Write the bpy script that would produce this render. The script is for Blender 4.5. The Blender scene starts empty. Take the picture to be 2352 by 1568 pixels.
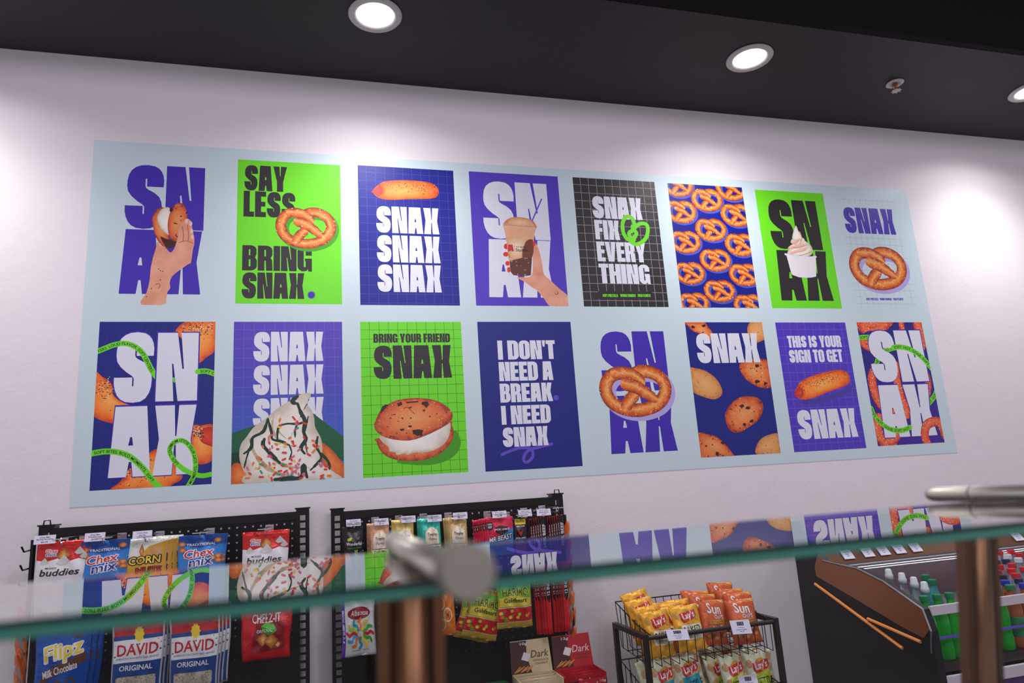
import bpy, math, random
from mathutils import Vector, Matrix
from mathutils.geometry import tessellate_polygon

# ---------------------------------------------------------------- camera, world, lights
SC = bpy.context.scene
COL = SC.collection
RW = ((0.9641220, -0.2574065, -0.0648897), (-0.0070158, 0.2196497, -0.9755536), (0.2653668, 0.9410079, 0.2099632))
CX, CY, CZ = 0.7824227, -2.7674004, 1.4678616        # eye about 1.47 m above the floor, 2.77 m from the wall
FP = 1599.2                                          # focal length in pixels of the 2352 px wide frame
cam_data = bpy.data.cameras.new('camera')
cam = bpy.data.objects.new('camera', cam_data)
COL.objects.link(cam)
cam_data.sensor_width = 36.0
cam_data.lens = FP / 2352 * 36
cam_data.clip_start = 0.02
cam.matrix_world = Matrix(((RW[0][0], -RW[1][0], -RW[2][0], CX), (RW[0][1], -RW[1][1], -RW[2][1], CY),
                           (RW[0][2], -RW[1][2], -RW[2][2], CZ), (0, 0, 0, 1)))
cam_data.dof.use_dof = True
cam_data.dof.focus_distance = 2.9
cam_data.dof.aperture_fstop = 5.0
SC.camera = cam
SC.view_settings.view_transform = 'Standard'
SC.view_settings.look = 'None'
SC.view_settings.gamma = 1
SC.view_settings.exposure = 0.0
SC.view_settings.use_curve_mapping = False
SC.cycles.use_denoising = True
SC.cycles.max_bounces = 10
SC.cycles.transmission_bounces = 8
SC.cycles.sample_clamp_indirect = 4.0
world = bpy.data.worlds.new('shop_interior')
SC.world = world
world.use_nodes = True
world.node_tree.nodes['Background'].inputs[0].default_value = (0.478, 0.445, 0.497, 1)
world.node_tree.nodes['Background'].inputs[1].default_value = 1.24

CEIL = 3.25
LIGHT_X = (-0.62, 0.99, 2.60, 4.21, 5.82)
LIGHT_Y = -0.442
def lamp(kind, name, loc, rot, energy, color, **kw):
    d = bpy.data.lights.new(name, kind)
    d.energy = energy
    d.color = color
    for k, v in kw.items():
        setattr(d, k, v)
    o = bpy.data.objects.new(name, d)
    o.location = loc
    o.rotation_euler = rot
    COL.objects.link(o)
    return o
for i, lx in enumerate(LIGHT_X):                    # a recessed lamp: a wide faint beam and a narrower strong one
    lamp('SPOT', 'downlight_beam', (lx, LIGHT_Y, CEIL - 0.03), (0, 0, 0), 8.5, (1.0, 0.96, 0.98), spot_size=math.radians(153), spot_blend=0.35, shadow_soft_size=0.05)
    lamp('SPOT', 'downlight_beam', (lx, LIGHT_Y, CEIL - 0.03), (0, 0, 0), 55.0, (1.0, 0.96, 0.98), spot_size=math.radians(126), spot_blend=1.0, shadow_soft_size=0.05)
# added fill standing for the shop's unseen ceiling lights, behind the eye
lamp('AREA', 'shop_fill_light', (1.4, -4.2, 3.6), (math.radians(35), 0, 0), 60.0, (0.93, 0.84, 1.0), shape='RECTANGLE', size=3.0, size_y=0.8)

# ---------------------------------------------------------------- sight lines -> places
def ray(u, v):
    a, b = (u - 1176) / FP, (v - 784) / FP
    return Vector((RW[0][0] * a + RW[1][0] * b + RW[2][0], RW[0][1] * a + RW[1][1] * b + RW[2][1], RW[0][2] * a + RW[1][2] * b + RW[2][2]))
EYE = Vector((CX, CY, CZ))
def PY(u, v, y=0.0):
    d = ray(u, v)
    return EYE + d * ((y - CY) / d.y)
def PX(u, v, x):
    d = ray(u, v)
    return EYE + d * ((x - CX) / d.x)
def PZ(u, v, z):
    d = ray(u, v)
    return EYE + d * ((z - CZ) / d.z)
def mpp(p):                                          # metres per pixel at a place
    return (Vector(RW[2]).dot(Vector(p) - EYE)) / FP

# ---------------------------------------------------------------- materials
def lin(c):
    c = c / 255.0
    return c / 12.92 if c <= 0.04045 else ((c + 0.055) / 1.055) ** 2.4
def rgb(*c):
    if len(c) == 1:
        c = c[0]
    return (lin(c[0]), lin(c[1]), lin(c[2]), 1.0)
MATS = {}
def mat(name, col, rough=0.5, metal=0.0, spec=0.5, bump=None, mix=None, emit=0.0, trans=0.0, ior=1.45, coat=0.0, bdist=0.002):
    if name in MATS:
        return MATS[name]
    m = bpy.data.materials.new(name)
    m.use_nodes = True
    nt = m.node_tree
    b = nt.nodes['Principled BSDF']
    b.inputs['Base Color'].default_value = rgb(col)
    b.inputs['Roughness'].default_value = rough
    b.inputs['Metallic'].default_value = metal
    b.inputs['Specular IOR Level'].default_value = spec
    b.inputs['IOR'].default_value = ior
    if trans:
        b.inputs['Transmission Weight'].default_value = trans
    if coat:
        b.inputs['Coat Weight'].default_value = coat
        b.inputs['Coat Roughness'].default_value = 0.08
    if emit:
        b.inputs['Emission Color'].default_value = rgb(col)
        b.inputs['Emission Strength'].default_value = emit
    geo = None
    if bump or mix:
        geo = nt.nodes.new('ShaderNodeNewGeometry')
    if mix:                                          # (scale, colour, lo, hi): a second print / wear colour by noise
        n = nt.nodes.new('ShaderNodeTexNoise')
        n.inputs['Scale'].default_value = mix[0]
        n.inputs['Detail'].default_value = 4
        nt.links.new(geo.outputs['Position'], n.inputs['Vector'])
        r = nt.nodes.new('ShaderNodeMapRange')
        r.inputs[1].default_value = mix[2]
        r.inputs[2].default_value = mix[3]
        nt.links.new(n.outputs['Fac'], r.inputs[0])
        x = nt.nodes.new('ShaderNodeMix')
        x.data_type = 'RGBA'
        x.inputs[6].default_value = rgb(col)
        x.inputs[7].default_value = rgb(mix[1])
        nt.links.new(r.outputs[0], x.inputs[0])
        nt.links.new(x.outputs[2], b.inputs['Base Color'])
    if bump:                                         # (scale, strength)
        n = nt.nodes.new('ShaderNodeTexNoise')
        n.inputs['Scale'].default_value = bump[0]
        n.inputs['Detail'].default_value = 5
        n.inputs['Roughness'].default_value = 0.6
        nt.links.new(geo.outputs['Position'], n.inputs['Vector'])
        bp = nt.nodes.new('ShaderNodeBump')
        bp.inputs['Strength'].default_value = bump[1]
        bp.inputs['Distance'].default_value = bdist
        nt.links.new(n.outputs['Fac'], bp.inputs['Height'])
        nt.links.new(bp.outputs['Normal'], b.inputs['Normal'])
    MATS[name] = m
    return m
def vinyl(name, col):                                # printed wall vinyl over plaster
    return mat('vinyl_' + name, col, 0.42, 0, 0.45, bump=(90, 0.25))
def ink(name, col, rough=0.35):                      # flat print on a package
    return mat('ink_' + name, col, rough, 0, 0.5)
def foil(name, col, rough=0.22):
    return mat('foil_' + name, col, rough, 0.15, 0.6, bump=(55, 0.55), bdist=0.004)
def picture(name, stops, nscale=60.0, namt=0.35, specks=None, rough=0.42, across='X'):
    """A printed food photograph: a ramp read along UV.x (0 middle .. 1 rim, or across a strand), mottled by noise, dark or pale specks."""
    if name in MATS:
        return MATS[name]
    m = bpy.data.materials.new('print_' + name)
    m.use_nodes = True
    nt = m.node_tree
    b = nt.nodes['Principled BSDF']
    b.inputs['Roughness'].default_value = rough
    uv = nt.nodes.new('ShaderNodeUVMap')
    sp = nt.nodes.new('ShaderNodeSeparateXYZ')
    nt.links.new(uv.outputs[0], sp.inputs[0])
    geo = nt.nodes.new('ShaderNodeNewGeometry')
    n = nt.nodes.new('ShaderNodeTexNoise')
    n.inputs['Scale'].default_value = nscale
    n.inputs['Detail'].default_value = 5
    nt.links.new(geo.outputs['Position'], n.inputs['Vector'])
    a = nt.nodes.new('ShaderNodeMath')
    a.operation = 'MULTIPLY_ADD'
    a.inputs[1].default_value = namt * 2
    a.inputs[2].default_value = -namt
    nt.links.new(n.outputs['Fac'], a.inputs[0])
    s = nt.nodes.new('ShaderNodeMath')
    s.operation = 'ADD'
    nt.links.new(sp.outputs[0], s.inputs[0])
    nt.links.new(a.outputs[0], s.inputs[1])
    r = nt.nodes.new('ShaderNodeValToRGB')
    el = r.color_ramp.elements
    while len(el) < len(stops):
        el.new(0.5)
    for e, (p, c) in zip(el, stops):
        e.position = p
        e.color = rgb(c)
    nt.links.new(s.outputs[0], r.inputs[0])
    out = r.outputs[0]
    for sc_, th, c in specks or ():
        v = nt.nodes.new('ShaderNodeTexNoise')
        v.inputs['Scale'].default_value = sc_
        v.inputs['Detail'].default_value = 1
        nt.links.new(geo.outputs['Position'], v.inputs['Vector'])
        q = nt.nodes.new('ShaderNodeMath')
        q.operation = 'GREATER_THAN'
        q.inputs[1].default_value = th
        nt.links.new(v.outputs['Fac'], q.inputs[0])
        x = nt.nodes.new('ShaderNodeMix')
        x.data_type = 'RGBA'
        nt.links.new(q.outputs[0], x.inputs[0])
        nt.links.new(out, x.inputs[6])
        x.inputs[7].default_value = rgb(c)
        out = x.outputs[2]
    nt.links.new(out, b.inputs['Base Color'])
    MATS[name] = m
    return m

# ---------------------------------------------------------------- objects
def tag(o, label=None, cat=None, group=None, kind=None):
    for k, v in (('label', label), ('category', cat), ('group', group), ('kind', kind)):
        if v:
            o[k] = v
    return o
def empty(name, loc, label, cat, group=None, rot=(0, 0, 0)):
    o = bpy.data.objects.new(name, None)
    o.empty_display_size = 0.05
    o.location = loc
    o.rotation_euler = rot
    COL.objects.link(o)
    return tag(o, label, cat, group)
def mesh_obj(name, verts, faces, m, parent=None, loc=None, smooth=False, uvs=None, fm=None):
    me = bpy.data.meshes.new(name)
    me.from_pydata([tuple(v) for v in verts], [], faces)
    for mm in (m if isinstance(m, (list, tuple)) else [m]):
        me.materials.append(mm)
    if uvs:
        l = me.uv_layers.new(name='UVMap')
        for li, loop in enumerate(me.loops):
            l.data[li].uv = uvs[loop.vertex_index]
    if fm:
        for p, k in zip(me.polygons, fm):
            p.material_index = k
    if smooth:
        me.polygons.foreach_set('use_smooth', [True] * len(me.polygons))
    me.update()
    o = bpy.data.objects.new(name, me)
    COL.objects.link(o)
    if loc is not None:
        o.location = loc
    if parent is not None:
        o.parent = parent
    return o
def copy_tree(o, parent=None):
    c = o.copy()
    COL.objects.link(c)
    c.parent = parent
    for ch in list(o.children):
        copy_tree(ch, c)
    return c
class MB:
    def __init__(s):
        s.v, s.f = [], []
    def add(s, vs, fs):
        k = len(s.v)
        s.v += [Vector(v) for v in vs]
        s.f += [tuple(i + k for i in f) for f in fs]
        return s
    def box(s, x0, y0, z0, x1, y1, z1):
        vs = [(x, y, z) for z in (z0, z1) for y in (y0, y1) for x in (x0, x1)]
        return s.add(vs, [(0, 2, 3, 1), (4, 5, 7, 6), (0, 1, 5, 4), (2, 6, 7, 3), (0, 4, 6, 2), (1, 3, 7, 5)])
    def prism(s, pts, axis, a, b):                   # pts 2D outline extruded along an axis
        def P(p, t):
            return {'x': (t, p[0], p[1]), 'y': (p[0], t, p[1]), 'z': (p[0], p[1], t)}[axis]
        n = len(pts)
        vs = [P(p, a) for p in pts] + [P(p, b) for p in pts]
        return s.add(vs, [tuple(range(n))[::-1], tuple(range(n, 2 * n))] + [(i, (i + 1) % n, n + (i + 1) % n, n + i) for i in range(n)])
    def tube(s, path, r, n=8, cap=True):
        path = [Vector(p) for p in path]
        rings = []
        up = None
        for i, p in enumerate(path):
            d = (path[min(i + 1, len(path) - 1)] - path[max(i - 1, 0)]).normalized()
            if up is None or abs(up.dot(d)) > 0.95:
                up = Vector((0, 0, 1)) if abs(d.z) < 0.9 else Vector((1, 0, 0))
            a = d.cross(up).normalized()
            bb = a.cross(d).normalized()
            up = bb
            rr = r[i] if isinstance(r, (list, tuple)) else r
            rings.append([p + (a * math.cos(t) + bb * math.sin(t)) * rr for t in [2 * math.pi * k / n for k in range(n)]])
        k = len(s.v)
        for g in rings:
            s.v += g
        for i in range(len(rings) - 1):
            for j in range(n):
                s.f.append((k + i * n + j, k + i * n + (j + 1) % n, k + (i + 1) * n + (j + 1) % n, k + (i + 1) * n + j))
        if cap:
            s.f.append(tuple(k + j for j in range(n))[::-1])
            s.f.append(tuple(k + (len(rings) - 1) * n + j for j in range(n)))
        return s
    def lathe(s, prof, n=20, c=(0, 0, 0)):           # prof: (r, z) list, axis z
        k = len(s.v)
        for r, z in prof:
            for j in range(n):
                t = 2 * math.pi * j / n
                s.v.append(Vector((c[0] + r * math.cos(t), c[1] + r * math.sin(t), c[2] + z)))
        for i in range(len(prof) - 1):
            for j in range(n):
                s.f.append((k + i * n + j, k + i * n + (j + 1) % n, k + (i + 1) * n + (j + 1) % n, k + (i + 1) * n + j))
        s.f.append(tuple(k + j for j in range(n))[::-1])
        s.f.append(tuple(k + (len(prof) - 1) * n + j for j in range(n)))
        return s
    def build(s, name, m, parent=None, loc=None, smooth=False, bevel=0):
        o = mesh_obj(name, s.v, s.f, m, parent, loc, smooth)
        if bevel:
            md = o.modifiers.new('soft_edges', 'BEVEL')
            md.width = bevel
            md.segments = 2
            md.limit_method = 'ANGLE'
        return o

# ---------------------------------------------------------------- flat artwork: triangles (x, y, u, v) in sheet units, y downwards
def tess(loops, uv=(0.5, 0.5)):
    flat = [p for l in loops for p in l]
    tr = tessellate_polygon([[Vector((p[0], p[1], 0)) for p in l] for l in loops])
    return [[(flat[i][0], flat[i][1], uv[0], uv[1]) for i in t] for t in tr]
def smooth(pts, closed=True, n=6):
    out = []
    L = len(pts)
    for i in range(L if closed else L - 1):
        p0, p1, p2, p3 = (pts[(i + k - 1) % L] if closed else pts[min(max(i + k - 1, 0), L - 1)] for k in range(4))
        for j in range(n):
            t = j / n
            out.append(tuple(0.5 * (2 * p1[k] + (p2[k] - p0[k]) * t + (2 * p0[k] - 5 * p1[k] + 4 * p2[k] - p3[k]) * t * t + (3 * p1[k] - p0[k] - 3 * p2[k] + p3[k]) * t ** 3) for k in (0, 1)))
    if not closed:
        out.append(tuple(pts[-1]))
    return out
def blob(pts, rings=(1, .9, .7, .4, .05), c=None):
    if c is None:
        c = (sum(p[0] for p in pts) / len(pts), sum(p[1] for p in pts) / len(pts))
    out = []
    n = len(pts)
    V = [[(c[0] + (p[0] - c[0]) * k, c[1] + (p[1] - c[1]) * k, k, j / n) for j, p in enumerate(pts)] for k in rings]
    for i in range(len(rings) - 1):
        for j in range(n):
            a, b, d, e = V[i][j], V[i][(j + 1) % n], V[i + 1][(j + 1) % n], V[i + 1][j]
            out += [[a, b, d], [a, d, e]]
    out += tess([[v[:2] for v in V[-1]]], (rings[-1], 0))
    return out
def stroke(path, w, taper=None, cap=True, across=5):
    """A band along a path; u runs 0..1 across it, v along it."""
    n = len(path)
    P = []
    s = 0.0
    for i, p in enumerate(path):
        a, b = path[max(i - 1, 0)], path[min(i + 1, n - 1)]
        dx, dy = b[0] - a[0], b[1] - a[1]
        L = math.hypot(dx, dy) or 1
        if i:
            s += math.hypot(p[0] - path[i - 1][0], p[1] - path[i - 1][1])
        ww = w * (taper[min(int(i / (n - 1) * (len(taper) - 1) + .5), len(taper) - 1)] if taper else 1)
        P.append((p, (-dy / L, dx / L), ww, s, (dx / L, dy / L)))
    def row(p, nn, ww, s, dd, back=0.0):
        r = []
        for k in range(across + 1):
            t = k / across
            o = t - .5
            sh = back * math.sqrt(max(0, .25 - o * o)) * ww
            r.append((p[0] + nn[0] * o * ww + dd[0] * sh, p[1] + nn[1] * o * ww + dd[1] * sh, t, s))
        return r
    rows = [row(*q) for q in P]
    if cap:
        rows = [row(*P[0], back=-1.0)] + rows + [row(*P[-1], back=1.0)]
    out = []
    for i in range(len(rows) - 1):
        for k in range(across):
            a, b, c, d = rows[i][k], rows[i][k + 1], rows[i + 1][k + 1], rows[i + 1][k]
            out += [[a, b, c], [a, c, d]]
    return out
def circ(cx, cy, rx, ry=None, n=28, a0=0.0):
    ry = ry or rx
    return [(cx + rx * math.cos(a0 + 2 * math.pi * k / n), cy + ry * math.sin(a0 + 2 * math.pi * k / n)) for k in range(n)]
def rect(x0, y0, x1, y1):
    return [(x0, y0), (x1, y0), (x1, y1), (x0, y1)]
def star(cx, cy, r, n=16, q=.66):
    return [(cx + r * (1 if k % 2 == 0 else q) * math.cos(math.pi * k / n), cy + r * (1 if k % 2 == 0 else q) * math.sin(math.pi * k / n)) for k in range(2 * n)]
def clip_tri(t, box):
    poly = t
    for ax, lim, sg in ((0, box[0], 1), (0, box[2], -1), (1, box[1], 1), (1, box[3], -1)):
        out = []
        for i in range(len(poly)):
            a, b = poly[i - 1], poly[i]
            ia, ib = (a[ax] - lim) * sg >= 0, (b[ax] - lim) * sg >= 0
            if ia != ib:
                k = (lim - a[ax]) / (b[ax] - a[ax])
                out.append(tuple(a[j] + (b[j] - a[j]) * k for j in range(4)))
            if ib:
                out.append(b)
        poly = out
        if len(poly) < 3:
            return []
    return [[poly[0], poly[i], poly[i + 1]] for i in range(1, len(poly) - 1)]
def shrink_to(tris, lim):
    """Split long triangles so that the print can follow a curved package."""
    out, todo = [], list(tris)
    while todo:
        t = todo.pop()
        e = [math.hypot(t[i][0] - t[(i + 1) % 3][0], t[i][1] - t[(i + 1) % 3][1]) for i in range(3)]
        k = e.index(max(e))
        if e[k] <= lim:
            out.append(t)
            continue
        a, b, c = t[k], t[(k + 1) % 3], t[(k + 2) % 3]
        m = tuple((a[j] + b[j]) / 2 for j in range(4))
        todo += [[a, m, c], [m, b, c]]
    return out
class Art:
    """Printed layers on a surface given by f(x, y, lift) -> local point."""
    def __init__(s, f, box=None, lim=None, step=0.00003):
        s.f, s.box, s.lim, s.step = f, box, lim, step
        s.n = 1
        s.own = 0                                    # prints that stand apart become parts of their own
        s.parts = {}
        s.order = []
    def add(s, name, m, tris, clip=True, layer=True):
        if s.box and clip:
            tris = [q for t in tris for q in clip_tri(t, s.box)]
        if s.lim:
            tris = shrink_to(tris, s.lim)
        if not tris:
            return
        k = (name, m.name, s.own)
        if k not in s.parts:
            s.parts[k] = (m, [])
            s.order.append(k)
        n = max(1, len(tris) // 20)                  # a strand that crosses itself lies over itself
        s.parts[k][1].extend([(t, (s.n + .8 * (i // 20) / n) * s.step) for i, t in enumerate(tris)])
        if layer:
            s.n += 1
    def poly(s, name, m, pts, holes=(), layer=True):
        s.add(name, m, tess([pts] + list(holes)), layer=layer)
    def build(s, parent):
        for k in s.order:
            m, tl = s.parts[k]
            v, f, uv, idx = [], [], [], {}
            for t, z in tl:
                ids = []
                for p in t:
                    key = (round(p[0], 5), round(p[1], 5), z, round(p[2], 3), round(p[3], 3))
                    if key not in idx:
                        idx[key] = len(v)
                        v.append(s.f(p[0], p[1], z))
                        uv.append((p[2], p[3]))
                    ids.append(idx[key])
                if len(set(ids)) == 3:
                    f.append(tuple(ids))
            mesh_obj(k[0], v, f, m, parent, uvs=uv)

# ---------------------------------------------------------------- heavy poster lettering
def arc(cx, cy, rx, ry, a0, a1, n=7):
    return [(cx + rx * math.cos(math.radians(a0 + (a1 - a0) * k / n)), cy + ry * math.sin(math.radians(a0 + (a1 - a0) * k / n))) for k in range(n + 1)]
def rr(x0, y0, x1, y1, r, ry=None):
    ry = ry or r
    return arc(x1 - r, y1 - ry, r, ry, 0, 90) + arc(x0 + r, y1 - ry, r, ry, 90, 180) + arc(x0 + r, y0 + ry, r, ry, 180, 270) + arc(x1 - r, y0 + ry, r, ry, 270, 360)
_S = [(645, 362), (648, 300), (640, 255), (624, 218), (598, 188), (560, 167), (490, 157), (425, 163), (375, 182), (338, 213), (315, 255), (304, 310), (302, 360), (312, 410), (345, 455), (400, 500), (446, 528), (466, 545), (470, 560), (470, 616), (464, 622), (457, 616), (457, 545), (290, 545), (291, 600), (303, 650), (325, 695), (355, 727), (400, 749), (470, 757), (540, 749), (585, 722), (615, 680), (632, 625), (637, 560), (628, 500), (606, 455), (560, 418), (505, 392), (480, 375), (473, 355), (473, 292), (480, 286), (487, 292), (487, 362)]
GL = {
 'S': (.60, [[((x - 290) / 358 * .60, (757 - y) / 600) for x, y in _S]]),
 'N': (.62, [[(x * .62, y) for x, y in [(0, 0), (0, 1), (.48, 1), (.62, .465), (.66, .465), (.57, 1), (1, 1), (1, 0), (.53, 0), (.40, .54), (.365, .54), (.43, 0)]]]),
 'A': (.62, [[(x * .62, y) for x, y in [(0, 0), (.09, 1), (.86, 1), (1, 0), (.585, 0), (.535, .21), (.475, .21), (.425, 0)]], [(x * .62, y) for x, y in [(.44, .44), (.56, .44), (.525, .56), (.48, .56)]]]),
 'X': (.64, [[(x * .64, y) for x, y in [(0, 0), (.12, .52), (0, 1), (.47, 1), (.505, .55), (.535, .55), (.58, 1), (1, 1), (.88, .5), (1, 0), (.56, 0), (.525, .44), (.49, .44), (.45, 0)]]]),
 'Y': (.62, [[(x * .62, y) for x, y in [(0, 1), (.27, .38), (.27, 0), (.72, 0), (.72, .38), (1, 1), (.56, 1), (.52, .62), (.49, .62), (.45, 1)]]]),
 'V': (.62, [[(x * .62, y) for x, y in [(0, 1), (.22, 0), (.76, 0), (1, 1), (.58, 1), (.52, .3), (.49, .3), (.43, 1)]]]),
 'I': (.26, [rect(0, 0, .26, 1)]),
 'L': (.45, [[(0, 0), (0, 1), (.26, 1), (.26, .2), (.45, .2), (.45, 0)]]),
 'E': (.47, [[(0, 0), (0, 1), (.47, 1), (.47, .8), (.26, .8), (.26, .6), (.44, .6), (.44, .41), (.26, .41), (.26, .2), (.47, .2), (.47, 0)]]),
 'F': (.45, [[(0, 0), (0, 1), (.45, 1), (.45, .8), (.26, .8), (.26, .59), (.43, .59), (.43, .39), (.26, .39), (.26, 0)]]),
 'T': (.50, [[(0, 1), (.5, 1), (.5, .8), (.38, .8), (.38, 0), (.12, 0), (.12, .8), (0, .8)]]),
 'H': (.60, [[(0, 0), (0, 1), (.26, 1), (.26, .61), (.34, .61), (.34, 1), (.6, 1), (.6, 0), (.34, 0), (.34, .41), (.26, .41), (.26, 0)]]),
 'O': (.58, [rr(0, 0, .58, 1, .25, .22), rr(.255, .17, .325, .83, .03)]),
 'D': (.58, [[(0, 0)] + [(0, 1)] + arc(.33, .78, .25, .22, 90, 0) + arc(.33, .22, .25, .22, 0, -90), rr(.255, .18, .325, .82, .03)]),
 'U': (.58, [[(0, 1)] + arc(.25, .22, .25, .22, 180, 270) + arc(.33, .22, .25, .22, 270, 360) + [(.58, 1), (.325, 1), (.325, .19), (.255, .19), (.255, 1)]]),
 'C': (.57, [[(.57, .62)] + arc(.32, .78, .25, .22, 0, 90) + arc(.25, .78, .25, .22, 90, 180) + arc(.25, .22, .25, .22, 180, 270) + arc(.32, .22, .25, .22, 270, 360) + [(.57, .38), (.32, .38), (.32, .18), (.255, .18), (.255, .82), (.32, .82), (.32, .62)]]),
 'G': (.58, [[(.58, .64)] + arc(.33, .78, .25, .22, 0, 90) + arc(.25, .78, .25, .22, 90, 180) + arc(.25, .22, .25, .22, 180, 270) + [(.38, .03), (.42, .1), (.44, 0), (.58, 0), (.58, .52), (.3, .52), (.3, .4), (.33, .4), (.33, .18), (.255, .18), (.255, .82), (.33, .82), (.33, .64)]]),
 'B': (.57, [[(0, 0), (0, 1)] + arc(.33, .82, .22, .18, 90, 0) + [(.55, .66), (.5, .52), (.57, .4)] + arc(.34, .2, .23, .2, 0, -90), rect(.255, .6, .31, .84), rect(.255, .16, .32, .44)]),
 'R': (.58, [[(0, 0), (0, 1)] + arc(.33, .8, .24, .2, 90, 0) + [(.57, .62), (.5, .5), (.56, .42), (.58, 0), (.325, 0), (.31, .4), (.26, .4), (.26, 0)], rect(.255, .57, .315, .83)]),
 'P': (.57, [[(0, 0), (0, 1)] + arc(.33, .8, .24, .2, 90, 0) + arc(.33, .54, .24, .18, 0, -90) + [(.26, .36), (.26, 0)], rect(.255, .53, .315, .83)]),
 'K': (.61, [[(0, 0), (0, 1), (.26, 1), (.26, .64), (.34, 1), (.6, 1), (.5, .52), (.62, 0), (.35, 0), (.28, .4), (.26, .36), (.26, 0)]]),
 'M': (.80, [[(0, 0), (0, 1), (.33, 1), (.4, .5), (.47, 1), (.8, 1), (.8, 0), (.57, 0), (.57, .55), (.47, 0), (.33, 0), (.23, .55), (.23, 0)]]),
 'W': (.86, [[(0, 1), (.12, 0), (.39, 0), (.43, .45), (.47, 0), (.74, 0), (.86, 1), (.61, 1), (.57, .45), (.53, 1), (.33, 1), (.29, .45), (.25, 1)]]),
 'Z': (.50, [[(0, 0), (0, .2), (.24, .8), (.02, .8), (.02, 1), (.5, 1), (.5, .8), (.27, .2), (.5, .2), (.5, 0)]]),
 "'": (.18, [[(0, 1), (.18, 1), (.14, .66), (.04, .66)]]),
 '.': (.22, [rect(0, 0, .22, .2)]),
}
def heavy(s, x0, y0, x1, y1, gap=.035, space=.2):
    """Lettering filling the box (y downwards: y0 top, y1 baseline)."""
    w = sum((space if c == ' ' else GL[c][0]) for c in s) + gap * (len(s) - 1)
    out = []
    x = 0.0
    for c in s:
        if c == ' ':
            x += space + gap
            continue
        gw, loops = GL[c]
        out += tess([[(x0 + (x + p[0]) / w * (x1 - x0), y1 - p[1] * (y1 - y0)) for p in l] for l in loops])
        x += gw + gap
    return out
_TC = {}
def sans(s, x0=None, y0=None, x1=None, y1=None, bold=0.02, shear=0.0, rot=0.0, aspect=1.0):
    """Small plain lettering; fitted into a box (y downwards) when one is given, else raw (height about .7, y upwards)."""
    k = (s, bold, shear)
    if k not in _TC:
        cu = bpy.data.curves.new('writing', 'FONT')
        cu.body = s
        cu.offset = bold
        cu.shear = shear
        cu.resolution_u = 2
        o = bpy.data.objects.new('writing', cu)
        COL.objects.link(o)
        dg = bpy.context.evaluated_depsgraph_get()
        me = o.evaluated_get(dg).to_mesh()
        me.calc_loop_triangles()
        _TC[k] = [[(me.vertices[i].co.x, me.vertices[i].co.y) for i in t.vertices] for t in me.loop_triangles]
        o.evaluated_get(dg).to_mesh_clear()
        bpy.data.objects.remove(o)
        bpy.data.curves.remove(cu)
    raw = _TC[k]
    if x0 is None:
        return [[(p[0], p[1], .5, .5) for p in t] for t in raw]
    xs = [p[0] for t in raw for p in t]
    ys = [p[1] for t in raw for p in t]
    ax, bx, ay, by = min(xs), max(xs), min(ys), max(ys)
    cx, cy = (x0 + x1) / 2, (y0 + y1) / 2
    out = []
    for t in raw:
        q = []
        for p in t:
            X = x0 + (p[0] - ax) / (bx - ax) * (x1 - x0) - cx
            Y = (y1 - (p[1] - ay) / (by - ay) * (y1 - y0) - cy) * aspect
            c, sn = math.cos(rot), math.sin(rot)
            q.append((cx + X * c - Y * sn, cy + (X * sn + Y * c) / aspect, .5, .5))
        out.append(q)
    return out
def along(s, path, h, start=0.0, bold=0.02, off=0.0):
    """Plain capitals set along a path (y downwards); h is the letter height."""
    d = [0.0]
    for i in range(1, len(path)):
        d.append(d[-1] + math.hypot(path[i][0] - path[i - 1][0], path[i][1] - path[i - 1][1]))
    out = []
    for t in sans(s, bold=bold):
        q = []
        for p in t:
            a = start + p[0] * h / .72
            if a < 0 or a > d[-1]:
                q = None
                break
            i = max(k for k in range(len(d)) if d[k] <= a)
            i = min(i, len(path) - 2)
            L = (d[i + 1] - d[i]) or 1
            k = (a - d[i]) / L
            tx, ty = (path[i + 1][0] - path[i][0]) / L, (path[i + 1][1] - path[i][1]) / L
            up = (p[1] - .36) * h / .72 + off
            q.append((path[i][0] + tx * k * L + ty * up, path[i][1] + ty * k * L - tx * up, .5, .5))
        if q:
            out.append(q)
    return out

# ---------------------------------------------------------------- setting
plaster = mat('plaster_white', (236, 230, 234), 0.62, 0, 0.3, bump=(7, 0.45), bdist=0.006)
nt = plaster.node_tree                              # skip-trowel ridges: a second, finer relief under the first
_v = nt.nodes.new('ShaderNodeTexNoise')
_v.inputs['Scale'].default_value = 22
_v.inputs['Detail'].default_value = 8
_v.inputs['Distortion'].default_value = 2.2
_g = nt.nodes.new('ShaderNodeNewGeometry')
_b2 = nt.nodes.new('ShaderNodeBump')
_b2.inputs['Strength'].default_value = 0.16
_b2.inputs['Distance'].default_value = 0.004
nt.links.new(_g.outputs['Position'], _v.inputs['Vector'])
nt.links.new(_v.outputs['Fac'], _b2.inputs['Height'])
_b1 = [n for n in nt.nodes if n.type == 'BUMP' and n != _b2][0]
nt.links.new(_b1.outputs['Normal'], _b2.inputs['Normal'])
nt.links.new(_b2.outputs['Normal'], nt.nodes['Principled BSDF'].inputs['Normal'])
ceil_paint = mat('ceiling_black_paint', (58, 53, 60), 0.6, 0, 0.35, bump=(24, 0.4), bdist=0.004)
void_paint = mat('upper_black_paint', (20, 18, 21), 0.8, 0, 0.2)
floor_m = mat('floor_dark_concrete', (92, 86, 88), 0.5, 0, 0.4, mix=(3, (70, 66, 70), .4, .6))
def structure(o):
    o['kind'] = 'structure'
    return o
structure(MB().box(-4.5, 0, 0, 8.5, 0.12, 3.42).build('wall_back', plaster))
structure(MB().box(-4.5, -0.67, CEIL, 8.5, 0, CEIL + 0.16).build('ceiling', ceil_paint))
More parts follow.
